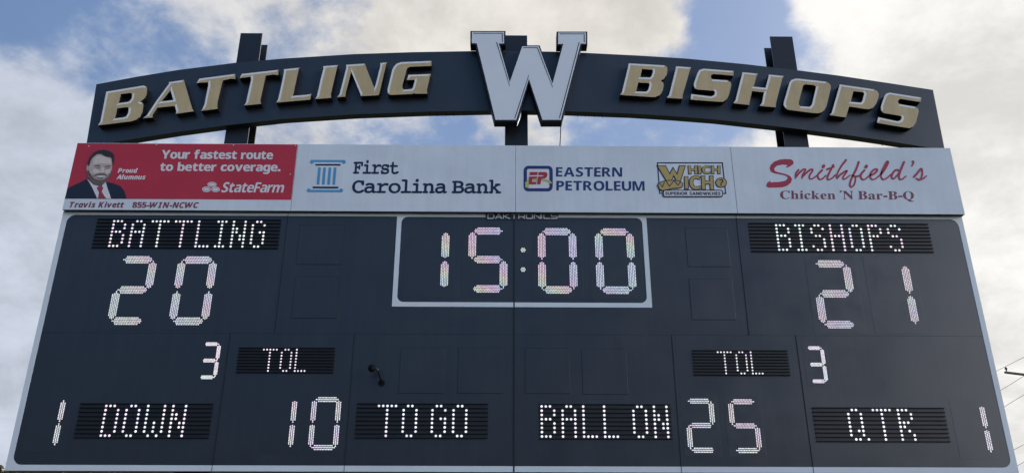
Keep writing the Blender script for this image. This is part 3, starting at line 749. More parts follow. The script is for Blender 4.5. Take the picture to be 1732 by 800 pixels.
# blank square covers
for a, b, c, d in (((508, 381), (583, 382), (501, 446), (577, 448)), ((500, 468), (574, 468), (493, 537), (569, 538)),
                   ((1159, 386), (1230, 386), (1164, 450), (1236, 452)), ((1165, 472), (1239, 473), (1171, 540), (1244, 541)),
                   ((679, 588), (753, 588), (674, 664), (750, 665)), ((777, 588.5), (852, 588.5), (773, 664), (850, 665)),
                   ((888, 589), (963, 589), (889, 664.5), (964, 665.5)), ((984, 590), (1059, 590.5), (986, 666), (1063, 666.5))):
    q = [P(*p) for p in (a, b, c, d)]
    x0, x1 = (q[0].x + q[2].x) / 2, (q[1].x + q[3].x) / 2
    z1, z0 = (q[0].z + q[1].z) / 2, (q[2].z + q[3].z) / 2
    bm = bmesh.new()
    bm_box(bm, x0, x1, -.004, .002, z0, z1, .0015, 0)
    cov = link('blank_cover', bm, 'black', board)
    bm = bmesh.new()
    bm_prism(bm, [[(x0 - .0028, z0 - .003), (x1 + .0028, z0 - .003), (x1 + .0028, z1 + .0042), (x0 - .0022, z1 + .0042)], [(x0 + .0002, z0), (x1 - .0002, z0), (x1 - .0002, z1), (x0, z1)]], -.0032, .001)
    link('cover_gap', bm, 'seam', cov)

# ---- lamps
FONT = {
    'B': '###. #..# #..# ###. #..# #..# #..# ###.', 'A': '.##. #..# #..# #### #..# #..# #..# #..#',
    'T': '##### ..#.. ..#.. ..#.. ..#.. ..#.. ..#.. ..#..', 'L': '#... #... #... #... #... #... #... ####',
    'I': '### .#. .#. .#. .#. .#. .#. ###', 'N': '#..# #..# ##.# ##.# #.## #.## #..# #..#',
    'G': '.##. #..# #... #.## #..# #..# #..# .##.', 'D': '###. #..# #..# #..# #..# #..# #..# ###.',
    'O': '.##. #..# #..# #..# #..# #..# #..# .##.', 'W': '#...# #...# #...# #...# #.#.# #.#.# #.#.# .#.#.',
    'H': '#..# #..# #..# #### #..# #..# #..# #..#', 'S': '.##. #..# #... .##. ...# ...# #..# .##.',
    'P': '###. #..# #..# ###. #... #... #... #...', 'Q': '.##.. #..#. #..#. #..#. #..#. #.##. #..#. .##.#',
    'R': '###. #..# #..# ###. ##.. #.#. #..# #..#'}


def lamp_mesh(name, dots, r, parent, yb, yf, tint, gain):
    """lamps as small domes; each has its own colour"""
    bm = bmesh.new()
    lay = bm.loops.layers.float_color.new('led')
    rr = r * 1.2                                # dark rim the lamp sits in
    for x, z in dots:
        ph = 7.5 * x + 9.0 * z + 2.2 * math.sin(5.3 * z + 1.7 * x) + 1.4 * math.sin(3.1 * x)
        k = gain * random.uniform(.80, 1.12)
        c = [k * (1 - tint + tint * (1 + math.cos(ph + s + random.uniform(-.5, .5))) ) for s in (0, 2.1, 4.2)]
        c = (c[0] * 1.0, c[1] * .95, c[2] * 1.06, 1)
        n = 8
        base = [bm.verts.new((x + r * math.cos(2 * math.pi * i / n), yb, z + r * math.sin(2 * math.pi * i / n))) for i in range(n)]
        top = [bm.verts.new((x + .62 * r * math.cos(2 * math.pi * i / n), yf, z + .62 * r * math.sin(2 * math.pi * i / n))) for i in range(n)]
        rim = [bm.verts.new((x + rr * math.cos(2 * math.pi * i / n), yb, z + rr * math.sin(2 * math.pi * i / n))) for i in range(n)]
        fs = [bm.faces.new(top)]
        for i in range(n):
            fs.append(bm.faces.new((base[i], base[(i + 1) % n], top[(i + 1) % n], top[i])))
            bm.faces.new((rim[i], rim[(i + 1) % n], base[(i + 1) % n], base[i])).material_index = 1
        for f in fs:
            for l in f.loops:
                l[lay] = c
    return link(name, bm, ['led', 'louvre'], parent, True)


def message(text, starts, tl, bl, pitch_px, quad, tint, dot=.0148, gain=1.0):
    """a louvred window with a word written in lamps"""
    q = [P(*p) for p in quad]
    x0, x1 = (q[0].x + q[2].x) / 2, (q[1].x + q[3].x) / 2
    z1, z0 = (q[0].z + q[1].z) / 2, (q[2].z + q[3].z) / 2
    a, b = P(*tl), P(*bl)
    X0 = (a.x + b.x) / 2
    row = (a.z - b.z) / 7
    c0 = P(tl[0] + 20 * pitch_px, tl[1])
    pit = (c0.x - a.x) / 20
    bm = bmesh.new()
    bm_box(bm, x0, x1, -.003, .002, z0, z1)
    disp = link('message_panel', bm, 'window', board)
    for i in range(9):
        z = a.z + row * .5 - row * i
        bm = bmesh.new()
        bm_box(bm, x0 + .002, x1 - .002, -.019, -.0025, z - .0038, z + .0038)
        link('louvre', bm, 'louvre', disp)
    for ch, st in zip(text, starts):
        dots = []
        for r, line in enumerate(FONT[ch].split()):
            for k, s in enumerate(line):
                if s == '#':
                    dots.append((X0 + (st + k) * pit, a.z - r * row))
        lamp_mesh('lit_letter', dots, dot, disp, -.002, -.010, tint, gain)
    return disp


message('BATTLING', (0, 5, 10, 16, 22, 27, 31, 36), (193.4, 374.3), (184.8, 416), 6.55,
        ((164.5, 371), (475.5, 374), (156, 419.5), (470.5, 421)), .10)
message('BISHOPS', (0, 5, 9, 14, 19, 24, 29), (1313.2, 381.3), (1317.2, 422.5), 6.47,
        ((1265.4, 377), (1570.5, 380.5), (1270.6, 426.5), (1578.5, 428.8)), .12)
message('TOL', (0, 5.65, 10.2), (447.1, 591), (441.5, 626.8), 5.47, ((403.6, 587.5), (567.2, 588), (400, 631.2), (564, 631.4)), .06, .0105)
message('TOL', (0, 5.65, 10.2), (1213.9, 595.4), (1217.0, 631.1), 5.45, ((1170.1, 591.5), (1332.5, 593.9), (1174, 635), (1336.2, 637.1)), .06, .0105)
message('DOWN', (0, 5, 10, 16), (180, 686), (170.7, 736.1), 7.1, ((136, 680.9), (362, 682), (125.4, 740.6), (352.5, 741.5)), .08)
message('TOGO', (0, 5.85, 12.6, 17.55), (641.3, 686), (637.6, 736.4), 7.2, ((604, 681.5), (826, 682), (599.5, 740.6), (824.6, 740.9)), .07)
message('BALLON', (0, 5, 10, 15, 22, 27), (916.1, 686.9), (916.6, 737.6), 7.03, ((911.9, 683), (1135.3, 683.9), (911.5, 742), (1136.6, 743.6)), .05)
message('QTR', (0, 6.07, 12.08), (1433.4, 692.9), (1441.2, 742.5), 7.0, ((1373.4, 688.1), (1597.5, 690), (1381.5, 746.6), (1606.5, 748.4)), .02, gain=1.05)

SEG = {'0': 'abcdef', '1': 'bc', '2': 'abged', '3': 'abgcd', '5': 'afgcd'}


def digit(ch, tr, br, tl, bl, th, pitch, r, tint, gain, plate=True):
    """seven-segment digit made of lamps; corners are those of its whole cell"""
    q = [P(*p) for p in (tl, tr, bl, br)]
    x0, x1 = (q[0].x + q[2].x) / 2, (q[1].x + q[3].x) / 2
    z1, z0 = (q[0].z + q[1].z) / 2, (q[2].z + q[3].z) / 2
    zm = (z0 + z1) / 2
    bm = bmesh.new()
    mg = th * .75
    bm_box(bm, x0 - mg, x1 + mg, -.0014, .002, z0 - mg * .9, z1 + mg * .9, .0006)
    root = link('digit', bm, 'plate', board)
    g = th * .16
    h2 = th / 2
    lines = {'a': ((x0 + h2, z1 - h2), (x1 - h2, z1 - h2)), 'g': ((x0 + h2, zm), (x1 - h2, zm)), 'd': ((x0 + h2, z0 + h2), (x1 - h2, z0 + h2)),
             'f': ((x0 + h2, zm), (x0 + h2, z1 - h2)), 'b': ((x1 - h2, zm), (x1 - h2, z1 - h2)),
             'e': ((x0 + h2, z0 + h2), (x0 + h2, zm)), 'c': ((x1 - h2, z0 + h2), (x1 - h2, zm))}
    for s in SEG[ch]:
        (ax, az), (bx, bz) = lines[s]
        L = math.hypot(bx - ax, bz - az)
        ux, uz = (bx - ax) / L, (bz - az) / L
        rows = max(2, int(round(th / pitch)))
        dots = []
        for i in range(rows):
            v = (i - (rows - 1) / 2) * (th - 2 * r) / (rows - 1)
            n = int((L - 2 * g) / pitch) + 1
            for k in range(-1, n + 1):
                u = L / 2 + (k - (n - 1) / 2 + (.25 if i % 2 else -.25)) * pitch
                lim = g + abs(v) * .95
                if u < lim or u > L - lim:
                    continue
                dots.append((ax + ux * u - uz * v, az + uz * u + ux * v))
        lamp_mesh('lit_segment', dots, r, root, -.002, -.008, tint, gain)
    return root


BIG = dict(th=.092, pitch=.0192, r=.0077)
MED = dict(th=.056, pitch=.0172, r=.0074)
SML = dict(th=.044, pitch=.0158, r=.0076)
# clock
digit('1', (762, 386), (756, 495), (697, 385.5), (690, 494.5), tint=.17, gain=.79, **BIG)
digit('5', (859.5, 385), (857, 495), (794.5, 385), (789, 494.5), tint=.17, gain=.79, **BIG)
digit('0', (974, 386), (977.5, 496.5), (909.5, 386), (910.5, 496.5), tint=.17, gain=.79, **BIG)
digit('0', (1071, 386.5), (1077, 497), (1005.5, 386.5), (1009.5, 497), tint=.17, gain=.79, **BIG)
for cy in (422.9, 455.9):
    p = P(884.7, cy)
    dots = [(p.x, p.z)] + [(p.x + .022 * math.cos(a), p.z + .022 * math.sin(a)) for a in [math.pi / 3 * i for i in range(6)]]
    lamp_mesh('colon_dot', dots, .0085, board, -.002, -.008, .12, .75)
# scores
digit('2', (268.5, 433.5), (246, 549.5), (203.5, 433), (178.5, 549), tint=.09, gain=.80, **BIG)
digit('0', (370, 434), (350.5, 549.8), (304, 433.5), (282.5, 549.5), tint=.09, gain=.80, **BIG)
digit('2', (1436.5, 440.5), (1454.5, 555.5), (1371, 440), (1386.5, 555), tint=.07, gain=.80, **BIG)
digit('1', (1535, 441.5), (1556.5, 556), (1469, 441), (1489, 555.5), tint=.07, gain=.80, **BIG)
# time outs left
digit('3', (376.5, 578.5), (364.5, 641), (345, 578.5), (332, 641), tint=.08, gain=.82, **SML)
digit('3', (1391.5, 585.5), (1402.5, 648), (1360.5, 585), (1370.5, 647.5), tint=.04, gain=.82, **SML)
# bottom row
digit('1', (114.5, 672), (94, 759), (63, 671.5), (41, 758.5), tint=.05, gain=.86, **MED)
digit('1', (504.5, 671.5), (494, 761), (454, 671), (442, 760.5), tint=.08, gain=.84, **MED)
digit('0', (578.5, 671), (570.5, 761), (529, 671), (519.5, 760.5), tint=.08, gain=.84, **MED)
digit('2', (1207.5, 674), (1212.5, 765.5), (1159, 673.5), (1162.5, 765), tint=.07, gain=.84, **MED)
digit('5', (1281, 675), (1288.5, 766), (1232, 674.5), (1237.5, 765.5), tint=.09, gain=.84, **MED)
digit('1', (1663.5, 681), (1681, 770), (1612.5, 680.5), (1629, 769.5), tint=.02, gain=.9, **MED)

# maker's plate over the clock
bm = bmesh.new()
npx = [(821.5, 361), (944.3, 361), (944.3, 371.3), (821.5, 371.3)]
bm_prism(bm, [XZ(npx, -.006)], -.008, .001)
plate = link('name_plate', bm, 'black', board)


def wide_letters():
    S = []
    k = 13.05

    def add(i, paths):
        for p in paths:
            S.append([(825.3 + k * i + x, 369.6 - y) for x, y in p])
    w_, h = 10.2, 7.4
    add(0, [[(0, 0), (0, h), (w_ - 2, h), (w_, h - 2), (w_, 2), (w_ - 2, 0), (0, 0)]])
    add(1, [[(0, 0), (w_ / 2, h), (w_, 0)], [(2.2, 2.2), (w_ - 2.2, 2.2)]])
    add(2, [[(0, 0), (0, h)], [(w_ - .5, h), (1, h / 2), (w_, 0)]])
    add(3, [[(0, h), (w_, h)], [(w_ / 2, h), (w_ / 2, 0)]])
    add(4, [[(0, 0), (0, h), (w_ - 1, h), (w_, h - 1.5), (w_, 4), (w_ - 1, 3), (1, 3)], [(w_ - 4, 3), (w_, 0)]])
    add(5, [[(1.2, 0), (0, 1.2), (0, h - 1.2), (1.2, h), (w_ - 1.2, h), (w_, h - 1.2), (w_, 1.2), (w_ - 1.2, 0), (1.2, 0)]])
    add(6, [[(0, 0), (0, h), (w_, 0), (w_, h)]])
    add(6.95, [[(0, 0), (0, h)]])
    add(7.25, [[(w_, h), (1.2, h), (0, h - 1.2), (0, 1.2), (1.2, 0), (w_, 0)]])
    add(8.2, [[(w_, h), (1, h), (0, h - 1), (0, 4.5), (1, 3.7), (w_ - 1, 3.7), (w_, 3), (w_, 1), (w_ - 1, 0), (0, 0)]])
    return S


bm = bmesh.new()
for i, s in enumerate(wide_letters()):
    for j, (a, b) in enumerate(zip(s, s[1:])):
        stroke_ribbon(bm, [a, b], 1.5, -.008, -.0092 - .0001 * (i % 3) - .00003 * j)
for f in bm.faces:
    f.normal_update()
    if f.normal.y > 0:
        f.normal_flip()
link('lettering', bm, 'cream', plate)

# ================================================================== STEEL POSTS
posts = []
for (xa, xb, yt), lab in (((407.0, 444.2, 56.4), 'black steel I-beam post behind the gold word on the left'),
                          ((855.0, 891.8, 60.2), 'black steel post behind the big white W'),
                          ((1302.2, 1340.2, 62.1), 'black steel I-beam post behind the gold word on the right')):
    a, b = P(xa, yt, DEP), P(xb, yt, DEP)
    x0, x1, zt = a.x, b.x, a.z
    t = thing('steel_post', ((x0 + x1) / 2, DEP + .14, 0), lab, 'post', 'steel posts holding up the scoreboard')
    d = .285
    for nm, ya, yb in (('flange', DEP + .001, DEP + .018), ('flange', DEP + d - .017, DEP + d)):
        bm = bmesh.new()
        bm_box(bm, x0, x1, ya, yb, -.3, zt, .002)
        link(nm, bm, 'steel', t)
    bm = bmesh.new()
    xm = (x0 + x1) / 2
    bm_box(bm, xm - .006, xm + .006, DEP + .018, DEP + d - .017, -.3, zt - .001)
    link('web', bm, 'steel', t)

# ================================================================== ARCH SIGN
AY = .085
arch = thing('arch_sign', (0, AY, P(870, 140, AY).z), 'curved charcoal sign with raised gold letters reading BATTLING BISHOPS', 'sign')
top_px = [(163, 143), (230, 130.5), (300, 119), (400, 106.5), (480, 99.5), (600, 92), (700, 88.7), (800, 87), (870, 87), (935, 88), (990, 90), (1080, 94.5), (1160, 99.5),
          (1260, 109), (1350, 119.5), (1420, 128.5), (1500, 140.5), (1578, 152.5)]
bot_px = [(1598, 254), (1540, 245), (1490, 237), (1441, 230), (1380, 222), (1309, 213.5), (1210, 202.5), (1140, 197), (1067, 192.5), (955, 188.3), (870, 187), (831, 187.2), (724, 189.2),
          (604, 193.5), (480, 201.5), (377, 213), (300, 223.5), (240, 233), (190, 241), (145.5, 248)]
bm = bmesh.new()
bm_prism(bm, [XZ(top_px + bot_px, AY)], AY, DEP - .001, back=True)
link('sign_panel', bm, 'arch', arch)

LT = [
    ((160, 140), [[(5.5, 72.5), (9.5, 66), (19.5, 15.5), (83, 5), (87.5, 7), (89, 10), (88, 20), (85, 26), (77.5, 32.5), (81.5, 34.5), (82.5, 38), (81, 50), (77, 58), (70, 63), (62, 65.5)],
                  [(44.5, 19.5), (61, 17.5), (63.5, 19.5), (62.5, 27), (58.5, 32), (54, 33), (41, 34.8)], [(38.5, 43.5), (55.5, 41.5), (57.5, 43.5), (56.5, 52), (53, 57.5), (49, 58.8), (34.5, 60.5)]]),
    ((240, 125), [[(1.5, 75.5), (8, 70.5), (25, 45), (46, 16.5), (45, 14.5), (71, 10.5), (85, 59), (88, 63.5), (57, 68), (58, 64), (55.5, 54.5), (26, 57.5), (18, 70), (18, 74)], [(48, 28.5), (53, 44.5), (33, 47)]]),
    ((325, 115), [[(7, 26.5), (12, 18.5), (73, 10.5), (73, 19), (65, 18.5), (52, 21.5), (43, 58), (42.5, 65), (43, 69.5), (15, 73), (17.5, 69), (20.5, 62), (27, 30), (27, 24.5), (12, 25.5)]]),
    ((400, 110), [[(5, 23), (9, 15.5), (71, 8.5), (70.5, 17.5), (62, 16.5), (49.5, 18.5), (41, 57), (40.5, 62), (41.5, 66), (12.5, 69), (16, 63.5), (24.5, 25), (24, 20.5), (10, 22)]]),
    ((460, 105), [[(7, 69), (10, 64), (17, 33), (20, 17), (20, 12.5), (47, 10), (45, 14), (35.5, 57.5), (60, 55.5), (67, 54), (64.5, 64)]]),
    ((525, 100), [[(8, 68), (11, 62.5), (17, 35), (22, 16), (21, 12.5), (47, 10.5), (45, 15), (34.5, 60), (35, 66)]]),
    ((560, 95), [[(10, 70), (14, 65), (25.5, 20), (25, 15), (57.5, 13), (58, 16), (73, 54), (75, 49), (83, 17), (83, 12), (94.5, 11), (93, 15), (82, 62), (80, 66.5), (50, 68), (49, 64), (34, 27), (24.5, 63), (24, 69)]]),
    ((645, 90), [[(10, 63), (11, 58), (18, 29), (21, 23), (26, 18), (34, 15.5), (85, 13.5), (84.5, 22), (48, 23.5), (43.5, 26), (35.5, 55), (35.5, 59), (38, 62), (51, 61), (53, 59), (56, 48), (56, 45.5), (43, 46), (45.5, 37), (84, 35.5), (82, 41), (77, 63), (77.5, 69), (57.5, 69), (55, 68), (52, 69.5), (15, 71), (11, 68.5)]]),
    ((1040, 95), [[(8.5, 66), (11.5, 62), (22, 19), (23, 12.5), (84, 16), (88, 18.5), (89, 23), (87.5, 32), (83, 39), (77.5, 41.5), (82, 45.5), (82.5, 51), (80.5, 60), (76, 66.5), (68, 69.5), (62, 69.5)],
                  [(46, 22), (63.5, 23.5), (64, 27), (61.5, 34.5), (59, 36.5), (43, 36)], [(39.5, 45), (57.5, 46), (58.5, 48.5), (56.5, 56.5), (53, 60.5), (36, 60)]]),
    ((1110, 100), [[(17.5, 66), (21.5, 61), (32, 19), (33, 12.5), (59.5, 14.5), (57, 19), (44.5, 62), (44.5, 67.5)]]),
    ((1155, 105), [[(13, 64), (14, 54.5), (48, 58.5), (53, 56), (54, 51.5), (52, 49), (25, 47), (20, 45), (18, 40), (18.5, 36), (24, 20), (27.5, 14), (35, 11.5), (86, 15.5), (85.5, 23.5), (51.5, 20.5), (47.5, 23), (47.5, 27), (50, 29.5), (76, 31.5), (81, 34.5), (82, 39), (78, 56), (74.5, 63), (68, 67.5), (60, 67.5)]]),
    ((1230, 110), [[(10, 65), (13.5, 60.5), (24.5, 17), (25.5, 12.5), (52, 15), (49, 21), (45, 37), (64.5, 39), (69.5, 21), (70, 16.5), (96, 19), (93, 24), (82.5, 65), (82, 72), (54.5, 69.5), (58.5, 64.5), (62, 46.5), (42, 44.5), (38.5, 60), (37, 68)]]),
    ((1315, 120), [[(10, 58), (10.5, 53), (20, 20), (23.5, 15.5), (30, 13.5), (36, 13.5), (82, 18.5), (87.5, 21.5), (90.5, 26), (90, 31), (83, 60), (80, 66), (74.5, 70.5), (68, 72), (60, 71.5), (18, 66), (13, 63)],
                   [(43.5, 25), (47, 23), (62, 24.5), (65, 27), (64.5, 30), (58, 57), (54.5, 61), (39, 60), (36, 57.5), (36, 53)]]),
    ((1395, 130), [[(8, 65), (11.5, 61), (23, 21), (25, 13), (83, 21.5), (89, 24.5), (91.5, 29), (90.5, 37), (87, 46), (82, 52.5), (75, 55), (68, 54.5), (41.5, 50.5), (36.5, 66), (36, 69)], [(48.5, 24.5), (64.5, 26.5), (66.5, 29), (63.5, 40.5), (61, 44), (44, 42.5)]]),
    ((1470, 145), [[(13, 63), (15, 53.5), (48, 60.5), (53, 59), (55, 55), (54, 52), (51, 51), (25, 46.5), (20.5, 43), (19.5, 38), (20, 34), (25.5, 18), (29, 13.5), (35, 12), (88.5, 20.5), (87, 28), (53, 22.5), (49.5, 24.5), (49, 28.5), (51.5, 31.5), (78, 36), (83, 39), (84, 44), (79.5, 62), (75, 69), (69, 72), (60, 71)]]),
]
LY = AY - .095
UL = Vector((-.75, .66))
for (ox, oy), cs in LT:
    c3 = [XZ([(ox + x, oy + y) for x, y in c], LY) for c in cs]
    bm = bmesh.new()
    bm_prism(bm, c3, LY, AY - .0005, 0, 1)
    let = link('letter', bm, ['gold', 'return'], arch)
    bm = bmesh.new()
    for i, c in enumerate(c3):
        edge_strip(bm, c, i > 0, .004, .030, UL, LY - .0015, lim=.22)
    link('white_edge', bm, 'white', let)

# short hooks under the arch
for x, y in ((727, 194.5), (739, 194.3), (754, 194), (767, 194), (976, 195), (989, 195.4), (1005, 196), (1018, 196.7), (248, 236), (1491, 244)):
    p = P(x, y, AY + .06)
    bm = bmesh.new()
    tube(bm, [p + Vector((0, 0, .03)), p + Vector((0, 0, -.012)), p + Vector((.008, -.006, -.028))], .0035, 6)
    link('hook', bm, 'steel', arch)

# ================================================================== THE BIG W
WY = AY - .145
w_px = [(798, 54.7), (852.5, 54.7), (852.5, 74), (843.5, 74.2), (862.2, 139.5), (883.3, 79), (911, 79), (934.5, 142), (952.8, 74.7), (944, 75), (944, 55.7), (991, 55.7), (991, 74.4), (982, 74.4),
        (948.5, 203), (917.5, 203), (894.5, 133.5), (873, 203), (838, 203), (806.3, 73.8), (798, 73.6)]
wc = XZ(w_px, WY)
emb = thing('letter_emblem', (0, AY, min(z for x, z in wc)), 'big white block letter W with navy sides in the middle of the arch', 'letter sign')
bm = bmesh.new()
bm_prism(bm, [inset(wc, -.020)], WY + .006, AY - .001, back=True)
link('letter_block', bm, 'navy', emb)
bm = bmesh.new()
bm_prism(bm, [wc], WY, WY + .007)
fc = link('letter_face', bm, 'face', emb)
bm = bmesh.new()
edge_strip(bm, wc, False, .0165, .0275, Vector((.72, .69)), WY - .0015, lim=.25)
link('inline', bm, 'groove', fc)
# a strip of loose trim hanging under the left foot, and the cable from the right foot
bm = bmesh.new()
s0 = [P(x, y, WY + .09) for x, y in ((880.6, 192), (878.6, 201), (875.6, 209), (874.6, 213.5))]
tube(bm, s0, [.004, .011, .009, .003], 6)
link('loose_trim', bm, 'bright', emb)
bm = bmesh.new()
p0, p1 = P(948.4, 208, AY + .03), P(946.8, 250, AY + .03)
tube(bm, [p0, (p0 + p1) / 2 + Vector((.004, 0, 0)), p1], .006, 8)
tag(link('cable', bm, 'rubber'), 'thin black cable hanging from the right foot of the W', 'cable')

# ================================================================== AD PANELS
PY = -.07
pz0 = sum(P(*p, PY).z for p in ((105.5, 355.5), (490, 356.5), (870, 358), (1240, 360), (1630, 363.5))) / 5
pz1 = sum(P(*p, PY).z for p in ((130, 242), (504, 243.8), (872, 246.5), (1240, 248.5), (1609, 250.5))) / 5
pxs = [(P(130, 242, PY).x + P(105.5, 356, PY).x) / 2, (P(504, 244, PY).x + P(491, 356, PY).x) / 2, (P(872.3, 247, PY).x + P(871.6, 358, PY).x) / 2,
       (P(1239, 249, PY).x + P(1243.5, 361, PY).x) / 2, (P(1609.5, 250.5, PY).x + P(1630.5, 364, PY).x) / 2]
labels = ['red and white ad panel with a smiling man in a dark suit', 'white ad panel with a light blue column logo and navy bank name',
          'white ad panel with a blue petroleum logo and a mustard sandwich logo', 'white ad panel with red script lettering over a chicken and barbecue line']
ads = []
for i in range(4):
    t = thing('ad_panel', ((pxs[i] + pxs[i + 1]) / 2, PY, pz0), labels[i], 'ad panel', 'ad panels in a row above the scoreboard')
    bm = bmesh.new()
    bm_box(bm, pxs[i] + .002, pxs[i + 1] - .002, PY, DEP - .002, pz0, pz1, .003)
    for f in bm.faces:
        if f.calc_center_median().y > PY + .01:
            f.material_index = 1
    link('backing_panel', bm, ['panel', 'edge'], t)
    ads.append(t)
A1, A2, A3, A4 = ads


def prow(pts, sx, sy, ox, oy):
    return [(ox + x / sx, oy + y / sy) for x, y in pts]


# --- red panel
zr = (P(112, 336.8, PY).z + P(493.5, 337.4, PY).z) / 2
bm = bmesh.new()
bm_prism(bm, [[(pxs[0] + .006, zr), (pxs[1] - .004, zr), (pxs[1] - .004, pz1 - .006), (pxs[0] + .006, pz1 - .006)]], PY - .002, PY + .001)
link('red_print', bm, 'red', A1)
lettering('lettering', 'sans', 'Your fastest route', ((274.5, 253.4), (463, 254.6), (272.5, 269), (461.5, 270)), PY, 'cream', A1, .002, gap=11, fat=2.5)
lettering('lettering', 'sans', 'to better coverage.', ((272, 274.7), (475.5, 275.2), (269.7, 294), (473.5, 295)), PY, 'cream', A1, .002, gap=11, fat=2.5)
lettering('lettering', 'ital', 'Proud', ((200, 284.6), (233.2, 284.8), (199, 292.7), (232.4, 292.9)), PY, 'cream', A1, .002, fat=3)
lettering('lettering', 'ital', 'Alumnus', ((198.5, 295.4), (247, 295.6), (196.8, 303.8), (245.5, 304)), PY, 'cream', A1, .002, fat=3)
lettering('lettering', 'sans', 'StateFarm', ((376.5, 308.4), (481.5, 309), (374, 325.8), (479.5, 326.3)), PY, 'cream', A1, .002, gap=9, slant=.17)
lettering('lettering', 'ital', 'Travis Kivett', ((119, 341), (210.5, 341.2), (117.5, 351.2), (209.4, 351.4)), PY, 'brown', A1, 0, gap=14, fat=3)
gl_q = ((225, 341.8), (337, 342.2), (223.6, 351.8), (335.8, 352.1))
GLYPHS['ital'].update({k: GLYPHS['sans'][k] for k in '85'})
lettering('lettering', 'ital', '855-WIN-NCWC', gl_q, PY, 'brown', A1, 0, gap=15, fat=3)
trio = None
for cx, cy, rx, ry in ((358.6, 312.3, 7.6, 4.3), (349.2, 320.6, 7.2, 4.7), (364.7, 320.7, 7.3, 4.6)):
    o = sheet('oval_logo', [oval(cx, cy, rx, ry), oval(cx, cy, rx - 1.5, ry - 1.4)], PY, .002, 'cream', A1, .002)
    sheet('oval_centre', [oval(cx, cy, rx - 2.3, ry - 2.1)], PY, .002, 'cream', o, .002)


def pz(pts):
    return prow(pts, 6.156, 6.156, 100, 235)


port = sheet('portrait', [pz([(60, 622), (78, 560), (92, 515), (150, 485), (230, 450), (288, 415), (340, 470), (430, 500), (484, 448), (560, 462), (640, 492), (682, 545), (704, 622)])], PY, .002, 'suit', A1, .002)
sheet('shirt', [pz([(292, 418), (322, 465), (352, 520), (398, 622), (543, 622), (520, 560), (498, 490), (484, 445), (440, 500), (360, 480)])], PY, .002, 'cream', port, .004)
sheet('tie', [pz([(395, 515), (420, 492), (455, 498), (462, 512), (446, 552), (470, 590), (494, 622), (408, 622), (420, 560)])], PY, .002, 'tie', port, .006)
sheet('ear', [pz([(318, 275), (300, 268), (288, 290), (288, 325), (298, 345), (312, 340)])], PY, .002, 'skin', port, .004)
sheet('beard', [pz([(300, 320), (312, 335), (330, 390), (355, 425), (420, 440), (480, 425), (520, 385), (546, 325), (550, 350), (535, 395), (500, 434), (470, 470), (425, 490), (385, 484), (340, 460), (308, 418), (294, 370)])], PY, .002, 'beard', port, .005)
fc_ = sheet('face', [pz([(312, 275), (320, 235), (345, 195), (395, 160), (440, 158), (490, 182), (556, 198), (558, 260), (552, 310), (536, 362), (508, 402), (470, 428), (420, 438), (368, 424), (335, 385), (316, 330), (308, 300)])], PY, .002, 'skin', port, .006)
sheet('forehead', [pz([(362, 215), (410, 180), (470, 190), (530, 212), (540, 262), (500, 268), (450, 262), (395, 262), (350, 268)])], PY, .002, 'skin_light', port, .008)
sheet('cheek', [pz([(352, 322), (395, 318), (424, 335), (414, 356), (380, 366), (352, 352)])], PY, .002, 'skin_light', port, .008)
sheet('cheek', [pz([(480, 334), (510, 322), (540, 322), (534, 350), (512, 364), (486, 356)])], PY, .002, 'skin_light', port, .008)
sheet('stubble', [pz([(318, 345), (340, 368), (362, 380), (374, 398), (388, 418), (430, 428), (474, 418), (500, 388), (526, 360), (534, 362), (508, 402), (470, 428), (420, 438), (368, 424), (335, 385)])], PY, .002, 'stubble', port, .008)
sheet('hair', [pz([(308, 288), (306, 262), (318, 220), (335, 185), (370, 145), (420, 122), (470, 118), (520, 130), (560, 150), (578, 185), (572, 240), (560, 280), (556, 215), (540, 196), (490, 188), (440, 160), (400, 162), (352, 200), (330, 240), (320, 280)])], PY, .002, 'hair', port, .010)
sheet('eyebrow', [pz([(372, 283), (400, 275), (436, 284), (436, 292), (404, 285), (374, 292)])], PY, .002, 'beard', port, .010)
sheet('eyebrow', [pz([(478, 291), (510, 283), (548, 286), (546, 294), (512, 291), (480, 299)])], PY, .002, 'beard', port, .010)
sheet('eye', [pz([(378, 304), (410, 297), (438, 306), (410, 313)])], PY, .002, 'stubble', port, .010)
sheet('eye', [pz([(482, 309), (512, 301), (542, 307), (512, 316)])], PY, .002, 'stubble', port, .010)
sheet('nose', [pz([(446, 300), (464, 300), (472, 335), (484, 350), (462, 363), (432, 360), (422, 350), (440, 340)])], PY, .002, 'skin_light', port, .009)
sheet('nostrils', [pz([(424, 354), (440, 358), (462, 360), (484, 353), (474, 366), (434, 366)])], PY, .002, 'stubble', port, .0115)
sheet('moustache', [pz([(366, 392), (384, 374), (420, 366), (450, 371), (478, 368), (500, 378), (502, 390), (470, 381), (430, 382), (390, 388)])], PY, .002, 'beard', port, .010)
sheet('mouth', [pz([(388, 389), (430, 386), (486, 387), (468, 402), (430, 408), (402, 402)])], PY, .002, 'teeth', port, .010)
sheet('lip', [pz([(394, 402), (430, 411), (472, 402), (452, 420), (415, 420)])], PY, .002, 'lip', port, .010)

# --- bank panel
lettering('lettering', 'slab', 'First', ((598.6, 270.9), (676, 271.4), (597, 294.6), (674.3, 295.2)), PY, 'ink', A2, 0, gap=9, fat=3.6)
lettering('lettering', 'slab', 'Carolina Bank', ((596.5, 302.4), (848.5, 303.2), (595, 327.2), (847.8, 328)), PY, 'ink', A2, 0, gap=8, space=42, fat=3.6)


def bar(a, b, wpx):
    (x0, y0), (x1, y1) = a, b
    L = math.hypot(x1 - x0, y1 - y0)
    nx, ny = -(y1 - y0) / L * wpx / 2, (x1 - x0) / L * wpx / 2
    return [(x0 + nx, y0 + ny), (x1 + nx, y1 + ny), (x1 - nx, y1 - ny), (x0 - nx, y0 - ny)]


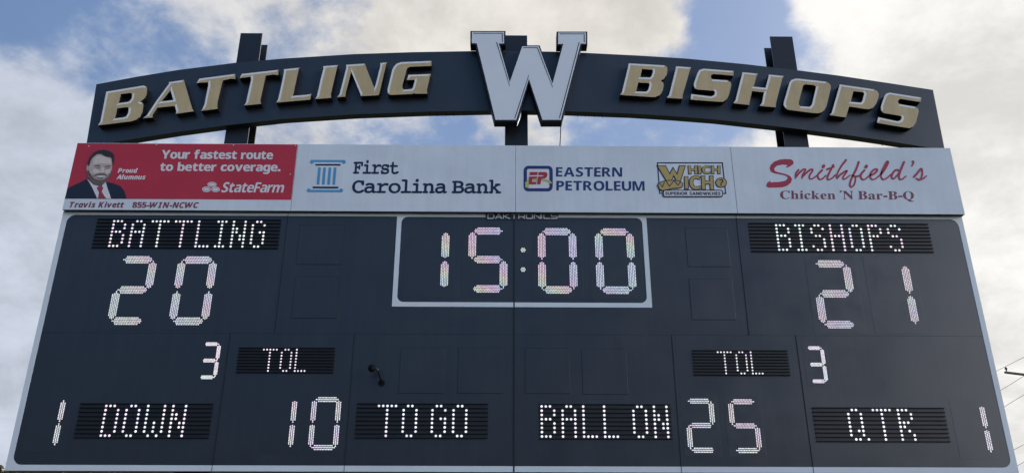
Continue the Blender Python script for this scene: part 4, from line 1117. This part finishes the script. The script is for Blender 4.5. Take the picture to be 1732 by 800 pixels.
logo = sheet('column_logo', [bar((526, 272.7), (583.5, 272.9), 3.8)], PY, .002, 'sky_ink', A2)
for i, c in enumerate((oval(527.6, 274.2, 3.1, 3.0), oval(581.8, 274.4, 3.1, 3.0), oval(522.3, 322, 3.2, 3.1), oval(577.2, 322.2, 3.2, 3.1))):
    sheet('scroll', [c], PY, .0022, 'sky_ink', logo, .0006)
sheet('column_base', [bar((521, 323.2), (579, 323.4), 4.2)], PY, .002, 'sky_ink', logo)
for a, b in (((540.6, 283.5), (538, 312.5)), ((549.3, 283.5), (546.8, 312.6)), ((558.3, 283.5), (555.8, 312.7)), ((566.9, 283.5), (564.6, 312.8))):
    sheet('column_shaft', [bar(a, b, 4.6)], PY, .002, 'sky_ink', logo)
sheet('dark_bar', [bar((533.5, 279), (576, 279.1), 2.8)], PY, .002, 'ink', logo)
sheet('dark_bar', [bar((529, 317.3), (572.3, 317.5), 3.2)], PY, .002, 'ink', logo)

# --- petroleum and sandwich panel
lettering('lettering', 'sans', 'EASTERN', ((940.6, 283), (1052.3, 283.4), (940.4, 299), (1052.3, 299.4)), PY, 'blueink', A3, 0, gap=18)
lettering('lettering', 'sans', 'PETROLEUM', ((941.2, 306), (1090, 306.6), (941, 322.3), (1090.5, 323)), PY, 'blueink', A3, 0, gap=18)


def rr_px(x0, y0, x1, y1, r, n=5):
    return [(x, y) for x, y in rrect(x0, y0, x1, y1, r, n)]


box = sheet('square_logo', [rr_px(885.8, 280.8, 934.9, 323.9, 8), rr_px(891.3, 286, 929.2, 318.6, 3)], PY, .002, 'blueink', A3)
sheet('logo_field', [rr_px(891.1, 285.8, 929.4, 318.8, 3)], PY, .001, 'cream', box)


def ez(pts):
    return prow(pts, 10.667, 10.667, 870, 265)


sheet('swoosh', [ez([(200, 560), (196, 470), (250, 420), (330, 405), (430, 398), (540, 405), (640, 430), (684, 482), (650, 490), (600, 458), (500, 435), (400, 438), (300, 450), (268, 480), (262, 560)])], PY, .002, 'lime', box, .002)
sheet('logo_letter', [ez([(285, 282), (420, 282), (412, 335), (275, 335)])], PY, .002, 'redink', box, .004)
sheet('logo_letter', [ez([(268, 362), (410, 362), (405, 402), (325, 402), (318, 458), (398, 458), (392, 500), (262, 500), (262, 470)])], PY, .002, 'redink', box, .004)
sheet('logo_letter', [ez([(440, 282), (560, 282), (592, 300), (598, 330), (582, 375), (545, 398), (490, 402), (470, 500), (412, 500), (432, 362), (520, 362), (532, 345), (520, 335), (436, 335)])], PY, .002, 'redink', box, .004)


def sz(pts):
    return prow(pts, 10, 10, 1100, 265)


wk = sheet('sandwich_logo', [sz([(110, 98), (1228, 98), (1284, 635), (1222, 635), (1222, 615), (1262, 615), (1210, 118), (130, 118), (168, 612), (212, 612), (212, 632), (150, 632)])], PY, .0015, 'ink', A3)
Wz = [(98, 152), (262, 152), (328, 278), (385, 172), (448, 282), (486, 150), (602, 150), (505, 455), (470, 490), (395, 345), (322, 505), (255, 405)]
sheet('logo_letter', [sz(Wz)], PY, .002, 'ink', wk, .002)
sheet('letter_fill', [[(a, b) for a, b in inset(sz(Wz), 1.5)]], PY, .002, 'ochre', wk, .004)
Bz = [(118, 500), (130, 455), (190, 420), (270, 402), (400, 398), (490, 408), (545, 445), (556, 490), (535, 530), (480, 548), (380, 550), (280, 575), (215, 588), (150, 570)]
sheet('bread', [sz(Bz)], PY, .002, 'ink', wk, .006)
sheet('bread_fill', [inset(sz(Bz), 1.5)], PY, .002, 'ochre', wk, .008)
strokes('bread_line', [sz(s) for s in ([(165, 470), (205, 520)], [(205, 520), (235, 440)], [(265, 420), (322, 512)], [(322, 512), (392, 415)], [(400, 415), (470, 490)], [(470, 490), (505, 430)])], 1.2, PY, 'ink', wk, .0105)
HQ = (sz([(632, 150), (1188, 150), (640, 305), (1190, 300)]))
lettering('logo_lettering', 'sans', 'HICH', tuple(HQ), PY, 'ink', wk, .002, gap=19, fat=8)
lettering('logo_lettering', 'sans', 'HICH', tuple(sz([(641, 159), (1179, 159), (649, 296), (1181, 291)])), PY, 'ochre', wk, .004, gap=19, fat=0)
lettering('logo_lettering', 'sans', 'ICH', tuple(sz([(566, 320), (1066, 320), (574, 560), (1080, 575)])), PY, 'ink', wk, .002, gap=19, fat=8)
lettering('logo_lettering', 'sans', 'ICH', tuple(sz([(579, 333), (1053, 333), (587, 547), (1067, 562)])), PY, 'ochre', wk, .004, gap=19, fat=0)
sheet('question_disc', [oval(1219.6, 309.3, 9.9, 8.7)], PY, .002, 'ink', wk, .002)
sheet('disc_fill', [oval(1219.6, 309.3, 8.4, 7.3)], PY, .002, 'ochre', wk, .004)
lettering('logo_lettering', 'sans', '?', ((1216.3, 303.8), (1223.3, 303.8), (1216.5, 315), (1223.5, 315)), PY, 'ink', wk, .006, fat=3)
rb = [rr_px(1121, 321.6, 1222.6, 334, 3.5), rr_px(1122.8, 323.3, 1220.9, 332.4, 2.3)]
sheet('name_box', [rb[0]], PY, .002, 'ink', wk, .006)
sheet('box_field', [rb[1]], PY, .002, 'cream', wk, .008)
lettering('logo_lettering', 'sans', 'SUPERIOR SANDWICHES', ((1125, 325.2), (1218, 325.4), (1125.2, 330.6), (1218.3, 330.8)), PY, 'ink', wk, .010, gap=20)

# --- script panel
sS = [(52, 13), (52, 17.5), (48, 20.5), (41.5, 24), (40, 23.5), (42, 19.5), (34, 18.5), (24, 20.5), (19.5, 25), (20, 29), (24, 31), (40, 35), (47, 38.5), (49.5, 43), (48, 49), (42, 54), (34, 56.8), (22, 57.5), (9, 57.5), (6, 54.5), (8, 49), (13, 46), (13, 48.5), (28, 48), (38, 46), (42.5, 42), (41, 38.5), (36, 36.5), (18, 33), (13.5, 30), (12, 25), (13.5, 19.5), (19, 14), (29, 10.2), (38, 9.3), (48, 9.8)]
scr = sheet('script_lettering', [[(1290 + x, 260 + y) for x, y in sS]], PY, .002, 'redink', A4)
a, b, c = (1290, 260), (1380, 260), (1470, 260)
PT = [(a, [(60.5, 27.8), (56, 34), (55.5, 42)]), (a, [(56.5, 39), (62, 32.5), (69.5, 26.6), (72.3, 28), (67.5, 36), (66.3, 42)]), (a, [(67.3, 39), (74, 32.5), (81.5, 26.8), (84.6, 28.5), (79.8, 36), (79, 41), (82, 43.2), (88, 40), (93, 36)]),
      (b, [(10.5, 28), (4, 35), (3.5, 40), (7, 44), (12, 42), (17, 37)]), (b, [(13.3, 21), (12.4, 22.4)]), (b, [(29.5, 19.5), (21, 36), (19.5, 43), (23, 44), (28, 41), (33, 36)]), (b, [(19.5, 26.5), (31, 22.5)]),
      (b, [(51, 11), (42, 23), (35, 37), (36, 41.5)]), (b, [(36, 41.5), (41, 36), (51, 29.5), (52, 31), (46, 40), (47, 43.5), (51, 42), (57, 37)]),
      (b, [(72.5, 14.5), (68, 27), (61, 41), (57.5, 52), (60, 56.5), (64.5, 53), (67, 45), (66, 39), (60.5, 36.5)]), (b, [(66, 39), (72, 38), (77, 34.5)]),
      (b, [(82, 28.5), (76.5, 35), (76, 40), (79, 44), (84, 43), (91, 36.5)]), (b, [(85.4, 21.4), (84.5, 22.8)]),
      (c, [(2, 37), (8, 34.5), (13.5, 29), (12.5, 26.5), (8, 27.5), (2.5, 34), (2, 40), (5.5, 44), (11, 42.5), (19, 36)]), (c, [(20, 35), (27, 26), (32, 16), (30.5, 13.5), (26.5, 20), (20.5, 33), (20.5, 40), (24.5, 44), (30, 41.5), (37, 35.5)]),
      (c, [(50, 28.5), (45, 28), (39, 35), (38.5, 41), (42, 42.5), (48, 36), (53, 28)]), (c, [(59, 14.5), (52, 32), (50.5, 40), (53, 44), (57.5, 42.5), (62, 38.5)]),
      (c, [(74, 13.5), (75, 15.5), (72.5, 21)]), (c, [(76, 39.5), (82, 33), (88, 25.5), (90, 33), (88.5, 40), (85, 44.5), (80, 42)]), (c, [(85, 44.5), (91, 42.5), (97, 38)])]
bm = bmesh.new()
for i, (o_, p) in enumerate(PT):
    dot = len(p) == 2 and abs(p[0][0] - p[1][0]) < 2
    stroke_ribbon(bm, [(o_[0] + x, o_[1] + y) for x, y in p], 5.2 if dot else 3.5, PY, PY - .002 - .0002 * i, taper=1 if dot else .62)
for f in bm.faces:
    f.normal_update()
    if f.normal.y > 0:
        f.normal_flip()
link('script_stroke', bm, 'redink', scr)
lettering('lettering', 'serif', "Chicken 'N Bar-B-Q", ((1319.6, 322), (1545.2, 323.2), (1319.8, 340), (1546.5, 341.4)), PY, 'brown', A4, 0, gap=12, space=48)

# small rivets along the upper edge of the red panel
for x, y in ((150, 247.5), (265, 245), (395, 246), (500, 247), (491, 295)):
    p = P(x, y, PY)
    bm = bmesh.new()
    bm_prism(bm, [[(p.x + .007 * math.cos(k * math.pi / 4), p.z + .007 * math.sin(k * math.pi / 4)) for k in range(8)]], PY - .006, PY)
    link('rivet', bm, 'cream', A1)

# ================================================================== BALL ON A STALK
base = P(645.5, 647.5)
ball = P(629, 622.5, -.16)
st = thing('stalk_sensor', base, 'small black ball on a thin bent stalk sticking out of the scoreboard', 'sensor')
bm = bmesh.new()
bm_prism(bm, [[(base.x + .036 * math.cos(k * math.pi / 8), base.z + .036 * math.sin(k * math.pi / 8)) for k in range(16)]], -.010, .001)
link('base', bm, 'rubber', st)
elbow = P(638, 625.5, -.15)
bm = bmesh.new()
tube(bm, smooth_path([base + Vector((0, -.015, 0)), base.lerp(elbow, .5) + Vector((.006, -.02, 0)), elbow, ball], 5), .0085, 8)
link('stalk', bm, 'rubber', st, True)
bm = bmesh.new()
bmesh.ops.create_uvsphere(bm, u_segments=20, v_segments=12, radius=.043)
bmesh.ops.translate(bm, vec=ball, verts=bm.verts)
link('ball', bm, 'rubber', st, True)
bm = bmesh.new()
pr = [elbow + Vector((.012 * math.cos(t), -.012, .012 * math.sin(t))) for t in [R(k) for k in range(-20, 170, 20)]]
tube(bm, pr, .0025, 6)
link('clip', bm, 'bright', st, True)

# ================================================================== POWER LINE
UY = 36.0
pc = P(1782, 640, UY)
pole = thing('utility_pole', (pc.x, UY, 0), 'wooden utility pole with a crossarm at the right edge', 'utility pole')
bm = bmesh.new()
tube(bm, [(pc.x, UY, -.3), (pc.x, UY, pc.z * .5), (pc.x, UY, pc.z + .35)], [.16, .14, .11], 12)
link('pole', bm, 'wood', pole, True)
aa, ab = P(1699.5, 629.3, UY - .13), P(1868, 650, UY - .13)
bm = bmesh.new()
dv = (ab - aa).normalized()
nv = Vector((0, 1, 0))
uv = dv.cross(nv)
uv = uv if uv.z > 0 else -uv
vs = []
for p in (aa, ab):
    vs.append([bm.verts.new(p + nv * s * .055 + uv * t * .055) for s, t in ((-1, -1), (1, -1), (1, 1), (-1, 1))])
for k in range(4):
    bm.faces.new((vs[0][k], vs[0][(k + 1) % 4], vs[1][(k + 1) % 4], vs[1][k]))
bm.faces.new(vs[0][::-1])
bm.faces.new(vs[1])
bmesh.ops.recalc_face_normals(bm, faces=bm.faces)
link('crossarm', bm, 'wood', pole)
for x in (1702.8, 1742, 1824, 1862):
    p = P(x, 629.5 + (x - 1702.8) * .124 - 1, UY - .13)
    bm = bmesh.new()
    tube(bm, [p + Vector((0, 0, .04)), p + Vector((0, 0, .12)), p + Vector((0, 0, .16)), p + Vector((0, 0, .22)), p + Vector((0, 0, .27))], [.025, .035, .075, .06, .03], 10)
    link('insulator', bm, 'steel', pole, True)
WIRES = [((1702.6, 618.5), -.520, 'topmost power wire passing the insulator at the right edge'), ((1702, 654), -.637, 'second power wire below the crossarm end'),
         ((1702, 685.4), -.628, 'third power wire below the crossarm end'), ((1725, 754.8), -.53, 'upper of the two low wires at the right edge'), ((1727, 783.5), -.60, 'lowest wire near the board corner at the right edge')]
for (x, y), s, lab in WIRES:
    p0 = P(x, y, UY - .13)
    far = P(x - 170, y - s * 170 * .97, 110)
    d = (far - p0)
    near = p0 - d * .32
    pts = []
    for k in range(13):
        q = near.lerp(far, k / 12)
        pts.append(q)
    bm = bmesh.new()
    tube(bm, pts, .011, 6)
    tag(link('power_wire', bm, 'wire', None, True), lab, 'wire', 'wires on the utility pole')


# ================================================================== TREES BEYOND THE FIELD
def tree_meshes(seed, h, wd):
    rn = random.Random(seed)
    tb = bmesh.new()
    tube(tb, [(0, 0, -.2), (.05, .02, h * .3), (0, .08, h * .62), (.03, 0, h * .86)], [.2, .16, .09, .03], 8)
    tips = []
    for k in range(11):
        z = h * rn.uniform(.3, .8)
        a = rn.uniform(0, 6.28)
        L = wd * rn.uniform(.35, .8) * (1.15 - z / h * .6)
        e = Vector((math.cos(a) * L, math.sin(a) * L, z + L * rn.uniform(.25, .6)))
        tube(tb, [(0, 0, z), (e.x * .5, e.y * .5, z + (e.z - z) * .4), tuple(e)], [.06, .04, .015], 5)
        tips.append(e)
    lb = bmesh.new()
    tips += [Vector((rn.gauss(0, wd * .3), rn.gauss(0, wd * .3), h * rn.uniform(.5, .93))) for _ in range(20)]
    for t in tips:
        s = wd * rn.uniform(.22, .4)
        for _ in range(95):
            v = Vector((rn.gauss(0, 1), rn.gauss(0, 1), rn.gauss(0, .8)))
            c = t + v * s * .55
            n = Vector((rn.gauss(0, 1), rn.gauss(0, 1), rn.gauss(.4, 1))).normalized()
            a = n.orthogonal().normalized()
            b = n.cross(a)
            k = rn.uniform(.07, .16)
            lb.faces.new([lb.verts.new(c + a * k * 1.5), lb.verts.new(c + b * k), lb.verts.new(c - a * k * 1.5), lb.verts.new(c - b * k)])
    return tb, lb


def make_tree(seed, h, wd, leaf):
    tb, lb = tree_meshes(seed, h, wd)
    t = thing('tree', (0, 0, 0), 'tree', 'tree', 'trees beyond the field')
    link('trunk', tb, 'bark', t, True)
    link('crown', lb, leaf, t)
    return t


def copy_tree(t):
    c = t.copy()
    col.objects.link(c)
    for ch in t.children:
        k = ch.copy()
        col.objects.link(k)
        k.parent = c
    return c


protos = [make_tree(3, 5.6, 2.3, 'leaf'), make_tree(11, 6.2, 2.0, 'leaf2')]
used = set()
TREES = [((-4, 793.5), 46, 0, 'green tree peeking past the lower left corner of the scoreboard'), ((18, 796.5), 52, 1, 'olive tree top just under the lower left corner of the scoreboard'),
         ((118, 795.5), 55, 0, 'small tree top under the scoreboard below the word DOWN'), ((228, 795), 50, 1, 'olive tree top beside the left post under the scoreboard'),
         ((268, 795.5), 60, 0, 'dark tree top touching the left post under the scoreboard'), ((424, 797.5), 58, 1, 'faint tree top under the scoreboard right of the left post')]
for (x, y), Y, k, lab in TREES:
    top = P(x, y, Y)
    t = protos[k] if k not in used else copy_tree(protos[k])
    used.add(k)
    hh = (5.6, 6.2)[k] * .97
    s = top.z / hh
    t.location = (top.x, Y, 0)
    t.scale = (s, s, s)
    t.rotation_euler = (0, 0, random.uniform(0, 6))
    t['label'] = lab
